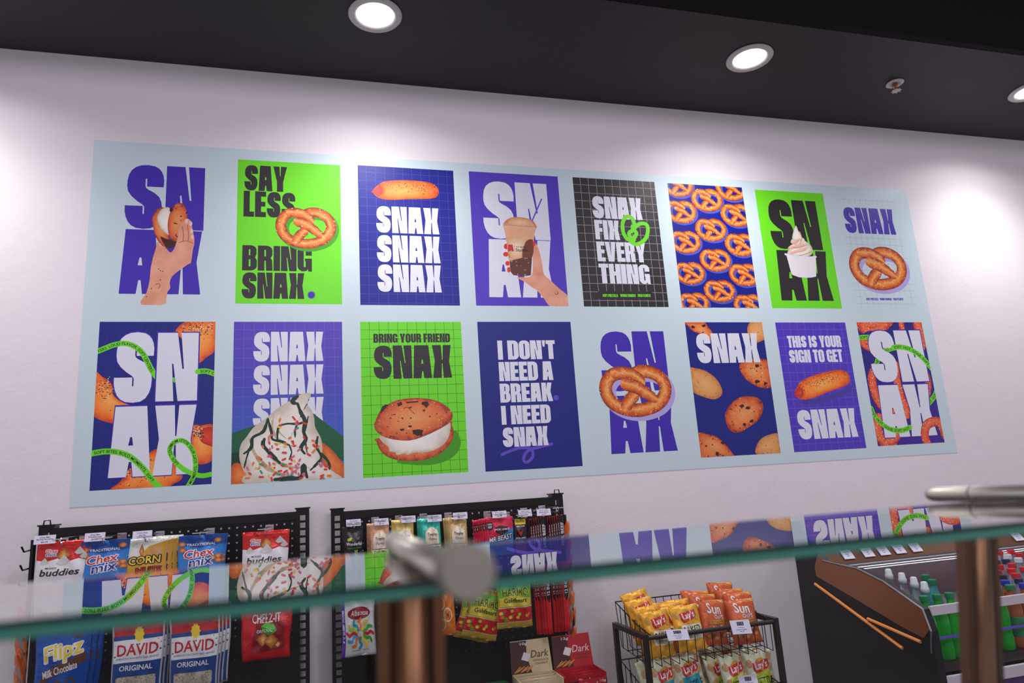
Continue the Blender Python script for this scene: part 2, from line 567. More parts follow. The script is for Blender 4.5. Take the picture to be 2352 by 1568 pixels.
structure(MB().box(-4.5, -0.70, CEIL + 0.001, 8.5, -0.6701, CEIL + 1.0).build('trim_1', void_paint))
structure(MB().box(-4.5, -5.5, CEIL + 0.75, 8.5, -0.7001, CEIL + 0.9).build('ceiling_upper', void_paint))
structure(MB().box(-4.5, -5.5, -0.1, 8.5, 0, 0).build('floor', floor_m))
structure(MB().box(-4.5, -0.014, 0.0, 8.5, 0, 0.11).build('baseboard_back', mat('baseboard_black', (30, 28, 30), 0.5)))

# ---------------------------------------------------------------- ceiling fittings
trim_white = mat('lamp_trim_white', (214, 208, 210), 0.45)
lens_m = mat('lamp_lens', (255, 252, 255), 0.5, emit=5.0)
def downlight(lx, label):
    r = empty('downlight', (lx, LIGHT_Y, CEIL), label, 'ceiling light', 'recessed downlights along the wall')
    MB().lathe([(0.098, 0.0), (0.100, -0.004), (0.096, -0.009), (0.078, -0.010), (0.070, -0.005), (0.069, 0.0)], 48).build('trim_ring', trim_white, r, smooth=True)
    MB().lathe([(0.0695, -0.0005), (0.0695, -0.0042), (0.05, -0.0052), (0.02, -0.0056)], 40).build('lens', lens_m, r, smooth=True)
for lx, lb in ((0.99, 'bright recessed downlight above the green pretzel poster and the blue sausage roll poster'),
               (2.60, 'bright recessed downlight above the poster covered in pretzels, between the other two lights'),
               (4.21, 'bright recessed downlight cut off by the photo edge, past the fire sprinkler')):
    downlight(lx, lb)
sp = empty('fire_sprinkler', (3.432, -0.383, CEIL), 'small white and brass fire sprinkler head in the black ceiling', 'sprinkler')
brass = mat('sprinkler_brass', (176, 120, 80), 0.35, 0.8)
MB().lathe([(0.006, 0), (0.038, -0.001), (0.040, -0.005), (0.034, -0.009), (0.020, -0.008), (0.017, -0.002)], 28).build('escutcheon', trim_white, sp, smooth=True)
f = MB().tube([(0, 0, 0), (0, 0, -0.016)], 0.010, 10)
for sx in (-1, 1):
    f.tube([(sx * .009, 0, -.014), (sx * .014, 0, -.024), (sx * .010, 0, -.036), (0, 0, -.042)], .0028, 6)
f.tube([(0, 0, -.014), (0, 0, -.04)], .0035, 6)
f.build('frame', brass, sp)
d = MB().lathe([(0.004, -0.041), (0.017, -0.042), (0.017, -0.0445), (0.004, -0.045)], 16)
for k in range(8):
    a = k * math.pi / 4
    d.tube([(.015 * math.cos(a), .015 * math.sin(a), -.043), (.022 * math.cos(a), .022 * math.sin(a), -.0445)], .0028, 5)
d.build('deflector', trim_white, sp)

# ---------------------------------------------------------------- the printed wall
PALE = vinyl('pale_cyan', (204, 224, 229))
WHITE = vinyl('white', (226, 229, 240))
INKY = vinyl('charcoal', (44, 40, 42))
GREEN = vinyl('green', (112, 226, 34))
GRSH = vinyl('shadow_green', (72, 160, 28))
NAVY = vinyl('navy', (22, 34, 128))
BLUE = vinyl('royal_blue', (10, 24, 138))
VIOL = vinyl('violet', (82, 56, 190))
PURP = vinyl('purple', (66, 42, 176))
LINE_B = vinyl('grid_blue', (62, 72, 178))
LINE_G = vinyl('grid_green', (58, 150, 20))
LINE_W = vinyl('grid_white', (168, 168, 172))
LINE_V = vinyl('grid_violet', (118, 100, 206))
LINE_P = vinyl('grid_grey', (178, 186, 200))
SHB = vinyl('shadow_blue', (74, 88, 190))
SHV = vinyl('shadow_lilac', (182, 170, 226))
PRETZEL = picture('baked_pretzel', [(0, (140, 50, 10)), (.16, (205, 88, 22)), (.42, (246, 172, 92)), (.58, (236, 134, 50)), (.82, (206, 84, 20)), (1, (132, 46, 10))], 45, .30, [(150, .70, (252, 226, 190))])
COOKIE = picture('baked_cookie', [(0, (238, 160, 96)), (.55, (232, 130, 62)), (.85, (214, 92, 40)), (1, (160, 52, 22))], 40, .30, [(70, .68, (70, 30, 22)), (120, .72, (250, 205, 160))])
SUGAR = picture('plain_cookie', [(0, (236, 178, 112)), (.7, (224, 156, 86)), (1, (196, 118, 56))], 60, .35, [(95, .70, (176, 104, 50))])
BUN = picture('baked_roll', [(0, (255, 176, 84)), (.6, (252, 140, 46)), (.85, (240, 104, 24)), (1, (206, 68, 14))], 26, .30, [(130, .73, (120, 50, 20))])
SAUS = picture('sausage', [(0, (226, 70, 44)), (.7, (214, 44, 30)), (1, (168, 26, 18))], 50, .15)
RINGS = picture('sugared_ring', [(0, (196, 50, 24)), (.25, (236, 92, 48)), (.55, (240, 112, 62)), (.85, (222, 66, 32)), (1, (168, 34, 16))], 40, .28, [(170, .66, (255, 214, 190))])
SKIN = picture('skin', [(0, (176, 92, 64)), (.4, (224, 150, 118)), (.7, (240, 180, 150)), (1, (226, 140, 112))], 14, .45)
CREAM = picture('cream', [(0, (250, 248, 240)), (.7, (240, 234, 222)), (1, (206, 196, 176))], 18, .35)
PINKC = picture('pink_cream', [(0, (250, 200, 186)), (1, (232, 168, 150))], 20, .3)
FOAM = picture('coffee_foam', [(0, (240, 196, 158)), (.6, (226, 166, 122)), (1, (196, 128, 86))], 50, .4)
COLA = picture('iced_coffee', [(0, (60, 26, 18)), (.5, (96, 44, 24)), (1, (34, 16, 16))], 30, .5, [(60, .66, (150, 130, 130))])
CHOC = vinyl('chocolate', (28, 60, 44))
CHIP = vinyl('chocolate_chip', (66, 28, 24))
STRAW = vinyl('straw', (104, 74, 206))
NAIL = vinyl('red_nail', (226, 52, 40))
CUPW = picture('paper_cup', [(0, (244, 240, 242)), (.7, (232, 226, 230)), (1, (200, 194, 200))], 8, .15)
SPR = [vinyl('sprinkle_red', (226, 60, 48)), vinyl('sprinkle_orange', (240, 130, 40)), vinyl('sprinkle_teal', (30, 170, 130)), vinyl('sprinkle_pink', (222, 110, 140)), vinyl('sprinkle_yellow', (244, 206, 60))]
SALT = vinyl('salt', (252, 226, 190))
SEED = vinyl('seed', (88, 40, 22))

PW = 0.406
COLX = [0.0, .4634, .9391, 1.4202, 1.9041, 2.3831, 2.8562, 3.3202]
ROWZ = [2.85, 2.1688]
ZOOM = {1: (200, 320, 3.7935), 2: (800, 360, 4.3547), 3: (1290, 390, 4.751), 4: (1710, 410, 5.059), 5: (180, 720, 3.675), 6: (800, 720, 4.0196), 7: (1350, 720, 4.4804), 8: (1770, 720, 4.7511)}
CORN = {(0, 1): [(548, 368), (782, 378), (785, 699), (539, 697)], (0, 2): [(823, 381), (1041, 391), (1056, 702), (826, 700)],
        (0, 3): [(1077, 394), (1280, 405), (1306, 703), (1093, 702)], (0, 4): [(1314, 407), (1501, 418), (1537, 705), (1342, 704)],
        (0, 5): [(1531, 420), (1702, 431), (1745, 707), (1568, 706)], (0, 6): [(1732, 435), (1888, 445), (1935, 709), (1774, 707)],
        (1, 0): [(229, 739), (494, 739), (487, 1113), (206, 1125)], (1, 1): [(537, 739), (785, 739), (791, 1099), (531, 1110)],
        (1, 2): [(827, 739), (1058, 739), (1076, 1085), (834, 1096)], (1, 3): [(1096, 739), (1310, 739), (1338, 1070), (1115, 1083)],
        (1, 5): [(1573, 740), (1750, 740), (1792, 1039), (1610, 1052)], (1, 6): [(1780, 740), (1941, 741), (1989, 1028), (1824, 1039)], (1, 7): [(1967, 740), (2116, 740), (2169, 1015), (2016, 1025)]}
back = empty('wall_mural', (1.87, 0, 2.2), 'wide pale cyan vinyl mural backing on the white plaster wall, carrying two rows of posters', 'mural')
MB().box(-1.922, -0.0012, -0.688, 1.916, 0, 0.692).build('backing_sheet', PALE, back)

class Poster:
    made = []
    def __init__(s, row, col, zoom, bg, label):
        s.zoom = ZOOM[zoom]
        Poster.made.append(s)
        c = CORN.get((row, col))
        if c:
            q = [PY(*p) for p in c]
            x0, x1 = (q[0].x + q[3].x) / 2, (q[1].x + q[2].x) / 2
            z0, z1 = (q[0].z + q[1].z) / 2, (q[2].z + q[3].z) / 2
        else:
            x0, z0 = COLX[col], ROWZ[row]
            x1, z1 = x0 + PW, z0 - .6147
        s.x0, s.z0, s.w = x0, z0, x1 - x0
        s.h = (z0 - z1) / s.w
        s.root = empty('poster', ((x0 + x1) / 2, -0.0012, z1), label, 'poster', 'snack posters on the mural')
        ox, oz = x0 - (x0 + x1) / 2, z0 - z1
        s.art = Art(lambda a, b, l: (ox + a * s.w, -0.0001 - l, oz - b * s.w), (0, 0, 1, s.h), None, 0.000012)
        MB().box(ox, -0.0001, 0, ox + s.w, 0, oz).build('sheet', bg, s.root)
    def p(s, x, y):
        P = PY(s.zoom[0] + x / s.zoom[2], s.zoom[1] + y / s.zoom[2])
        return ((P.x - s.x0) / s.w, (s.z0 - P.z) / s.w)
    def pts(s, l):
        return [s.p(*q) for q in l]
    def k(s, x, y):                                  # sheet units per zoomed pixel about there
        return (s.p(x + 50, y)[0] - s.p(x - 50, y)[0]) / 100
    def text(s, t, bl, tr, m, grow=0.0, name='lettering'):
        a, b = s.p(*bl), s.p(*tr)
        s.art.own += 1
        s.art.add(name, m, heavy(t, a[0] - grow, b[1] - grow, b[0] + grow, a[1] + grow))
    def blob(s, l, m, name='food_print', sm=True, c=None):
        q = s.pts(l)
        if name in ('cookie_print', 'roll_print', 'waffle_print', 'ring_print'):
            s.art.own += 1
        s.art.add(name, m, blob(smooth(q) if sm else q, c=s.p(*c) if c else None))
    def poly(s, l, m, name='food_print', sm=False):
        q = s.pts(l)
        s.art.poly(name, m, smooth(q) if sm else q)
    def band(s, l, w, m, name='ribbon', taper=None, cap=True, n=6):
        q = smooth(s.pts(l), False, n)
        if name in ('ring_print', 'ribbon'):
            s.art.own += 1
        s.art.add(name, m, stroke(q, w * s.k(*l[len(l) // 2]), taper, cap))
        return q
    def grid(s, m, dx, dy=None, x0=.04, y0=.07, t=.004, box=None):
        dy = dy or dx
        bx = box or (0, 0, 1, s.h)
        x = x0
        while x < bx[2]:
            if x >= bx[0]:
                s.art.poly('grid', m, rect(x, bx[1], x + t, bx[3]), layer=False)
            x += dx
        y = y0
        while y < bx[3]:
            if y >= bx[1]:
                s.art.poly('grid', m, rect(bx[0], y, bx[2], y + t), layer=False)
            y += dy
        s.art.n += 1
    def pretzel(s, bl, tr, shadow=None):
        a, b = s.p(*bl), s.p(*tr)
        cx, cy, S = (a[0] + b[0]) / 2, (a[1] + b[1]) / 2, abs(b[0] - a[0])
        V = abs(b[1] - a[1]) / (353 / 530)
        s.art.own += 1
        pretzel(s.art, cx, cy, S, V, shadow)
    def seeds(s, box, n, seed, m=None, r=2.4, ang=0.0):
        rnd = random.Random(seed)
        (x0, y0, x1, y1) = box
        k = s.k((x0 + x1) / 2, (y0 + y1) / 2)
        tr = []
        cx, cy = (x0 + x1) / 2, (y0 + y1) / 2
        for _ in range(n):
            x, y = max(-.42, min(.40, rnd.gauss(0, .26))) * (x1 - x0), max(-.42, min(.5, rnd.gauss(0, .26))) * (y1 - y0)
            q = s.p(cx + x * math.cos(ang) - y * math.sin(ang), cy + x * math.sin(ang) + y * math.cos(ang))
            tr += tess([circ(q[0], q[1], r * k * rnd.uniform(.7, 1.5), r * k * rnd.uniform(.6, 1.1), 6, rnd.random())])
        s.art.add('food_print', m or SEED, tr)
def pretzel(art, cx, cy, S, V, shadow=None, name='pretzel_print'):
    def L(l):
        return smooth([(cx + (x - 1905) / 530 * S, cy + (y - 773) / 530 * V) for x, y in l], False, 5)
    w = 92 / 530 * S
    ring = L([(1905, 695), (1870, 662), (1800, 650), (1735, 668), (1692, 722), (1688, 785), (1722, 845), (1790, 885), (1870, 903), (1960, 898), (2050, 868), (2108, 812), (2122, 745), (2088, 682), (2022, 648), (1955, 642), (1905, 660), (1885, 700)])
    if shadow:
        o = .045 * S
        art.add('shadow_print', shadow, stroke([(p[0] + o, p[1] + o * 1.1) for p in ring], w * 1.02))
    art.add(name, PRETZEL, stroke(ring, w))
    art.add(name, PRETZEL, stroke(L([(1885, 805), (1850, 835), (1822, 872)]), w * .95))
    art.add(name, PRETZEL, stroke(L([(1770, 652), (1850, 655), (1915, 682), (1940, 705)]), w * .92))
    art.add(name, PRETZEL, stroke(L([(1838, 728), (1900, 745), (1960, 780), (2010, 815), (2038, 832)]), w * .95, [1.05, 1.05, 1, .85, .65]))

# row one
P = Poster(0, 0, 1, PALE, 'pale poster with stacked violet letters and a hand holding a cream cookie sandwich')
P.text('SN', (318, 775), (1030, 252), PURP)
P.text('AX', (275, 1345), (1003, 803), PURP)
P.blob([(660, 592), (600, 625), (567, 700), (578, 770), (600, 850), (640, 915), (690, 940), (720, 900), (700, 760), (690, 640)], COOKIE, c=(640, 770))
P.blob([(690, 592), (640, 620), (612, 690), (640, 770), (690, 820), (740, 830), (760, 700), (730, 610)], CREAM)
P.poly([(640, 850), (700, 870), (770, 880), (770, 920), (740, 945), (690, 940)], CHIP, sm=True)
P.blob([(790 + 84 * math.cos(a) - 22 * math.sin(a), 722 + 10 * math.cos(a) + 168 * math.sin(a)) for a in [k * math.pi / 8 for k in range(16)]], COOKIE, sm=True)
P.poly([(722, 600), (745, 590), (750, 615), (735, 635), (718, 625)], CHIP)
P.poly([(768, 605), (780, 598), (784, 612)], CHIP)
P.poly([(472, 1437), (520, 1330), (545, 1230), (556, 1120), (578, 1020), (600, 950), (612, 895), (640, 925), (685, 945), (725, 985), (755, 960), (775, 910), (792, 850), (806, 765), (836, 718), (868, 692), (905, 712), (916, 770), (928, 825), (936, 900), (922, 965), (906, 1070), (882, 1088), (800, 1145), (742, 1195), (722, 1245), (725, 1295), (702, 1330), (690, 1390), (668, 1437)], SKIN, 'hand_print', True)
for l in ([(832, 760), (840, 840), (835, 890)], [(875, 745), (885, 830), (880, 890)], [(800, 900), (860, 885), (925, 905)]):
    P.band(l, 7, vinyl('skin_crease', (190, 96, 72)), 'hand_print')
for q in ((868, 712), (905, 735), (912, 800), (918, 850)):
    P.poly(circ(q[0], q[1], 13, 20, 10), vinyl('pale_nail', (244, 206, 190)), 'hand_print')
for q in ((625, 1130), (640, 1145), (660, 1150), (640, 1225), (520, 1370), (560, 1300)):
    P.poly(circ(q[0], q[1], 6, 5, 7), vinyl('tattoo', (86, 60, 60)), 'hand_print')
P.band([(600, 1262), (628, 1258), (636, 1280), (620, 1298)], 4, vinyl('tattoo', (86, 60, 60)), 'hand_print')

P = Poster(0, 1, 1, GREEN, 'green poster with bold charcoal words in four lines and one large soft pretzel')
P.text('SAY', (1370, 443), (1742, 243), INKY)
P.text('LESS', (1362, 672), (1815, 469), INKY)
P.text('BRING', (1350, 1141), (1958, 938), INKY)
P.text('SNAX', (1346, 1386), (1892, 1167), INKY)
P.poly(star(1954, 1356, 40), PURP, 'starburst')
P.pretzel((1640, 952), (2170, 597), GRSH)

P = Poster(0, 2, 2, BLUE, 'royal blue gridded poster with a sausage roll above three white repeated words')
P.grid(LINE_B, .0935, x0=.085, y0=.07)
def roll(P, cx, cy, w, h, ang, dark=SEED):
    P.art.own += 1
    def T(l):
        return [(cx + (x * math.cos(ang) - y * math.sin(ang)), cy + (x * math.sin(ang) + y * math.cos(ang))) for x, y in l]
    P.blob(T([(-.48 * w, .1 * h), (-.42 * w, -.18 * h), (-.3 * w, -.42 * h), (-.05 * w, -.5 * h), (.25 * w, -.46 * h), (.42 * w, -.34 * h), (.5 * w, -.05 * h), (.48 * w, .28 * h), (.38 * w, .4 * h), (.1 * w, .44 * h), (-.2 * w, .5 * h), (-.34 * w, .46 * h), (-.42 * w, .34 * h)]), BUN)
    P.blob(T([(-.50 * w, .12 * h), (-.44 * w, -.06 * h), (-.36 * w, -.18 * h), (-.325 * w, .0 * h), (-.34 * w, .2 * h), (-.40 * w, .34 * h), (-.44 * w, .2 * h)]), SAUS, 'food_print')
    P.band(T([(-.38 * w, .38 * h), (-.32 * w, .2 * h), (-.31 * w, .0 * h), (-.35 * w, -.2 * h)]), h * .07, vinyl('crust_edge', (224, 96, 24)), 'food_print')
    a = T([(0.04 * w, -.16 * h)])[0]
    P.seeds((a[0] - .5 * w, a[1] - .26 * h, a[0] + .5 * w, a[1] + .26 * h), 120, int(cx), SEED, 4, ang)
    P.seeds((a[0] - .5 * w, a[1] - .20 * h, a[0] + .5 * w, a[1] + .26 * h), 30, int(cx) + 1, SALT, 3.0, ang)
roll(P, 566, 335, 672, 200, 0.02)
P.text('SNAX', (282, 757), (900, 518), WHITE)
P.text('SNAX', (288, 1052), (912, 801), WHITE)
P.text('SNAX', (294, 1350), (924, 1088), WHITE)

P = Poster(0, 3, 2, VIOL, 'violet poster with stacked white letters and a hand holding an iced coffee cup')
P.text('SN', (1362, 815), (1978, 274), WHITE)
P.text('AX', (1410, 1403), (2020, 843), WHITE)
P.poly([(1850, 850), (1868, 858), (1902, 920), (1935, 1050), (1955, 1170), (2005, 1222), (2100, 1310), (2195, 1395), (2205, 1500), (2030, 1500), (1950, 1410), (1880, 1330), (1850, 1315), (1760, 1250), (1690, 1205), (1830, 1190), (1845, 1000)], SKIN, 'hand_print', True)
for q, r in (((1580, 897), (26, 28)), ((1575, 975), (28, 24)), ((1592, 1066), (22, 24)), ((1605, 1130), (18, 28))):
    P.poly(circ(q[0], q[1], r[0], r[1], 14), NAIL, 'hand_print')
P.poly([(1548, 690), (1880, 712), (1866, 760), (1850, 860), (1836, 1020), (1825, 1185), (1760, 1196), (1650, 1184), (1622, 1150), (1600, 1000), (1583, 860), (1566, 760)], FOAM, 'cup_print')
P.poly([(1583, 860), (1850, 870), (1836, 1020), (1600, 1010)], vinyl('caramel', (206, 140, 84)), 'cup_print')
P.blob([(1590, 850), (1640, 820), (1720, 810), (1770, 850), (1770, 930), (1740, 1000), (1680, 1025), (1620, 1000)], picture('cream_cloud', [(0, (250, 232, 204)), (1, (222, 170, 120))], 30, .3), 'cup_print')
P.poly([(1740, 1000), (1775, 850), (1850, 840), (1836, 1010)], vinyl('coffee_brown', (120, 60, 30)), 'cup_print', True)
P.poly([(1612, 1040), (1660, 1030), (1740, 1010), (1836, 1010), (1825, 1185), (1760, 1196), (1650, 1184), (1622, 1150)], COLA, 'cup_print')
P.blob([(1560, 690), (1568, 645), (1620, 612), (1700, 604), (1780, 616), (1845, 640), (1880, 690), (1870, 712), (1720, 704)], FOAM, 'cup_print')
P.band([(1548, 692), (1700, 702), (1882, 714)], 8, vinyl('cup_rim', (214, 190, 176)), 'cup_print')
P.band([(1932, 424), (1838, 640)], 13, STRAW, 'straw_print', n=2)
a, b = P.p(1598, 945), P.p(1650, 880)
P.art.add('cup_logo', vinyl('logo_red', (206, 40, 50)), heavy('A', a[0], b[1], b[0], a[1]))
a, b = P.p(1676, 948), P.p(1800, 918)
P.art.add('cup_logo', vinyl('logo_ink', (40, 34, 40)), sans('Student', a[0], b[1], b[0], a[1]))
a, b = P.p(1676, 910), P.p(1790, 898)
P.art.add('cup_logo', vinyl('logo_ink', (40, 34, 40)), sans('THE UNIVERSITY', a[0], b[1], b[0], a[1]))
P.band([(1662, 885), (1664, 950)], 3, vinyl('logo_ink', (40, 34, 40)), 'cup_logo', n=2)
P.band([(1852, 850), (1862, 880), (1868, 930)], 18, SKIN, 'hand_print')
P.poly(circ(1857, 868, 14, 26, 12), NAIL, 'hand_print')
P.poly(circ(2082, 1362, 18, 18, 14), vinyl('tattoo', (86, 60, 60)), 'hand_print')
P.poly(circ(2080, 1360, 14, 14, 14), vinyl('skin_flat', (224, 156, 126)), 'hand_print')

P = Poster(0, 4, 3, INKY, 'charcoal poster with a white grid, four white words and a green pretzel outline')
P.grid(LINE_W, .0955, x0=.085, y0=.083, t=.0045)
P.text('SNAX', (345, 526), (858, 312), WHITE)
P.text('FIX', (372, 758), (618, 556), WHITE)
P.text('EVERY', (394, 997), (905, 799), WHITE)
P.text('THING', (420, 1238), (948, 1036), WHITE)
for l in ([(775, 660), (735, 690), (748, 735), (790, 740), (815, 690), (790, 660), (770, 625), (792, 600), (775, 540), (735, 512), (695, 520), (665, 580), (668, 670), (705, 745), (760, 775), (790, 765)],
          [(790, 640), (830, 600), (880, 585), (925, 600), (940, 650), (925, 730), (880, 785), (820, 812), (775, 800), (745, 770)]):
    P.band(l, 40, GREEN, 'pretzel_outline')
a, b = P.p(400, 1410), P.p(990, 1330)
P.art.poly('caption_print', INKY, rect(a[0], b[1], b[0], a[1]))
for t, x0, x1 in (('SOFT PRETZELS', 447, 612), ('WARM COOKIES', 641, 805), ('COLD FLOATS', 830, 967)):
    P.text(t, (x0, 1386), (x1, 1357), GREEN, name='caption')

P = Poster(0, 5, 3, BLUE, 'blue poster filled with a repeating pattern of many small soft pretzels')
for x, y in ((1265, 172), (1850, 212), (1583, 333), (1302, 460), (1905, 497), (1627, 657), (1348, 790), (1950, 820), (1675, 988), (1394, 1130), (1995, 1147), (1722, 1325), (1440, 1462), (2045, 1480)):
    P.pretzel((x - 155, y + 121), (x + 155, y - 121), SHB)

P = Poster(0, 6, 4, GREEN, 'green poster of stacked charcoal lettering with a white cup of pink swirled soft serve')
P.text('SN', (330, 815), (818, 266), INKY)
P.text('AX', (430, 1416), (940, 848), INKY)
P.blob([(510, 885), (500, 850), (540, 800), (620, 770), (700, 745), (760, 770), (788, 820), (785, 870), (740, 905), (640, 915)], CREAM, 'soft_serve_print')
P.blob([(540, 800), (505, 800), (560, 760), (620, 740), (690, 720), (740, 760), (720, 800), (640, 820)], CREAM, 'soft_serve_print')
P.blob([(540, 750), (545, 710), (580, 690), (640, 680), (690, 700), (690, 740), (620, 775)], CREAM, 'soft_serve_print')
P.blob([(553, 700), (560, 640), (575, 590), (592, 548), (606, 560), (620, 600), (650, 650), (665, 690), (640, 730), (590, 735)], CREAM, 'soft_serve_print')
for l, w in (([(545, 745), (590, 738), (640, 700)], 34), ([(510, 810), (580, 795), (660, 775), (720, 755)], 30), ([(505, 880), (590, 850), (680, 830), (740, 800)], 30)):
    P.band(l, w, PINKC, 'soft_serve_print', [.4, 1, 1, .3])
for l in ([(560, 800), (640, 800), (720, 770)], [(600, 905), (700, 880), (770, 850)], [(640, 620), (665, 700), (640, 760)]):
    P.band(l, 9, vinyl('swirl_tan', (206, 166, 112)), 'soft_serve_print')
P.poly([(484, 888), (825, 912), (832, 1138), (780, 1150), (700, 1153), (630, 1146), (550, 1118), (540, 1095)], CUPW, 'cup_print')
P.band([(474, 880), (560, 905), (650, 918), (750, 918), (826, 910)], 22, WHITE, 'cup_print')

P = Poster(0, 7, 4, PALE, 'pale gridded poster with one violet word above a large soft pretzel')
P.grid(LINE_P, .0855, x0=.05, y0=.07, t=.004, box=(.06, .05, .97, 1.47))
a, b = P.p(1190, 640), P.p(1720, 310)
P.art.poly('caption_print', PALE, rect(a[0] - .09, b[1] + .01, b[0] + .09, a[1]))
P.text('SNAX', (1182, 630), (1708, 360), PURP)
P.pretzel((1266, 1294), (1837, 803), SHV)
a, b = P.p(1380, 1435), P.p(1880, 1365)
P.art.poly('caption_print', PALE, rect(a[0], b[1], b[0], a[1]))
for t, x0, x1 in (('SOFT PRETZELS', 1415, 1550), ('WARM COOKIES', 1572, 1705), ('COLD FLOATS', 1728, 1840)):
    P.text(t, (x0, 1414), (x1, 1388), PURP, name='caption')

# row two
P = Poster(1, 0, 5, NAVY, 'navy poster with huge white letters, sausage rolls and looping green ribbons of small words')
P.grid(vinyl('grid_faint', (36, 46, 138)), .094, x0=.07, y0=.09)
for l, c in (([(822, 160), (850, 105), (920, 66), (1040, 55), (1165, 60), (1180, 200), (1150, 315), (1080, 372), (1015, 415), (960, 330), (880, 220)], None),
             ([(140, 495), (200, 530), (280, 590), (300, 690), (380, 750), (465, 790), (445, 870), (370, 938), (290, 930), (110, 850), (100, 650)], None),
             ([(960, 955), (1040, 942), (1150, 955), (1150, 1210), (1010, 1268), (950, 1120)], None),
             ([(285, 1500), (350, 1420), (460, 1290), (560, 1205), (665, 1142), (780, 1180), (880, 1370), (800, 1440), (700, 1500)], None)):
    P.blob(l, BUN, 'roll_print')
P.blob([(1020, 1000), (1060, 965), (1150, 970), (1150, 1110), (1080, 1105), (1030, 1070)], SAUS, 'roll_print')
for bx, an, sd in (((860, 60, 1160, 180), 0, 3), ((150, 530, 330, 720), .8, 5), ((960, 940, 1060, 1060), -.3, 7), ((330, 1180, 670, 1440), -.7, 9)):
    P.seeds(bx, 90, sd, SEED, 5, an)
    P.seeds(bx, 40, sd + 1, SALT, 4.5, an)
P.text('S', (286, 760), (650, 153), PURP, .005, 'letter_outline')
P.text('S', (290, 757), (648, 157), WHITE)
r = P.band([(150, 325), (230, 292), (300, 265), (390, 252), (470, 275), (535, 325), (580, 400), (615, 470), (660, 535)], 50, GREEN)
P.art.add('ribbon_words', INKY, along('TERS. LOUD FLAVOR. SOFT CENTERS.', r, 27 * P.k(400, 300), .012))
P.text('N', (644, 746), (1024, 157), PURP, .005, 'letter_outline')
P.text('N', (650, 742), (1018, 162), WHITE)
P.poly([(796, 540), (814, 540), (818, 580), (802, 582)], GREEN, 'ribbon')
P.text('AX', (246, 1392), (1002, 758), PURP, .004, 'letter_outline')
P.text('AX', (250, 1388), (998, 768), WHITE)
r = P.band([(1010, 490), (1080, 486), (1160, 512)], 50, GREEN)
P.art.add('ribbon_words', INKY, along('SOFT C', r, 27 * P.k(1050, 490), .02))
r = P.band([(100, 1184), (200, 1166), (300, 1165), (400, 1190), (480, 1240), (560, 1320), (620, 1400), (700, 1480)], 54, GREEN)
P.art.add('ribbon_words', INKY, along('SOFT BITES. BOLD MOMENTS.  SOFT', r, 28 * P.k(400, 1200), .03))
r = P.band([(915, 1475), (975, 1370), (990, 1280), (975, 1180), (930, 1105), (870, 1070), (805, 1090), (772, 1150), (800, 1225), (865, 1295), (945, 1342), (1040, 1368), (1135, 1352)], 44, GREEN)
P.art.add('ribbon_words', INKY, along('D MOMENTS.  SOFT BITES. BOLD MOMENTS.  SOFT', r, 25 * P.k(900, 1200), .01))

P = Poster(1, 1, 5, VIOL, 'violet to blue gridded poster with soft serve covered in chocolate sauce and sprinkles')
g = picture('violet_to_blue', [(0, (82, 54, 184)), (.4, (66, 66, 184)), (1, (44, 112, 196))], 5, 0.0)
P.art.add('sheet_print', g, [[(0, 0, 0, 0), (1, 0, 0, 0), (1, P.h, 1, 0)], [(0, 0, 0, 0), (1, P.h, 1, 0), (0, P.h, 1, 0)]])
P.grid(LINE_V, .0925, x0=.09, y0=.075, t=.0035)
P.text('SNAX', (1476, 407), (2066, 153), WHITE)
P.text('SNAX', (1474, 690), (2068, 428), WHITE)
P.text('SNAX', (1472, 975), (2070, 702), WHITE)
TRAY = vinyl('tray_green', (26, 96, 62))
WAFF = picture('waffle', [(0, (246, 140, 54)), (1, (196, 84, 24))], 50, .5)
P.poly([(1980, 840), (2240, 1040), (2240, 1240), (1900, 1240)], TRAY, 'tray_print')
P.poly([(1290, 1010), (1470, 950), (1560, 920), (1560, 1260), (1290, 1260)], TRAY, 'tray_print')
P.poly([(1290, 1180), (1400, 1150), (1460, 1430), (1290, 1440)], vinyl('tray_dark', (20, 60, 46)), 'tray_print')
P.blob([(2030, 1090), (2120, 1130), (2200, 1220), (2250, 1290), (2250, 1400), (2130, 1400), (2060, 1260)], WAFF, 'waffle_print')
P.blob([(1290, 1300), (1350, 1260), (1440, 1340), (1470, 1440), (1285, 1445)], WAFF, 'waffle_print')
P.blob([(1960, 680), (1950, 720), (1900, 745), (1960, 800), (1990, 880), (2000, 960), (2050, 1060), (2060, 1180), (2050, 1260), (2150, 1330), (2180, 1410), (1450, 1440), (1400, 1340), (1360, 1220), (1370, 1110), (1420, 1040), (1480, 960), (1560, 900), (1620, 850), (1680, 800), (1780, 740), (1860, 690), (1930, 668)], CREAM, 'soft_serve_print', c=(1750, 1130))
for l, w in (([(1440, 1050), (1500, 1200), (1640, 1330), (1850, 1380)], 40), ([(1560, 1090), (1620, 1200), (1760, 1290), (1950, 1300)], 30), ([(1650, 850), (1640, 980), (1720, 1090), (1870, 1130)], 24), ([(1700, 920), (1690, 990), (1760, 1060)], 16)):
    P.band(l, w, vinyl('cream_fold', (196, 178, 140)), 'soft_serve_print', [.2, .6, 1, .6, .2])
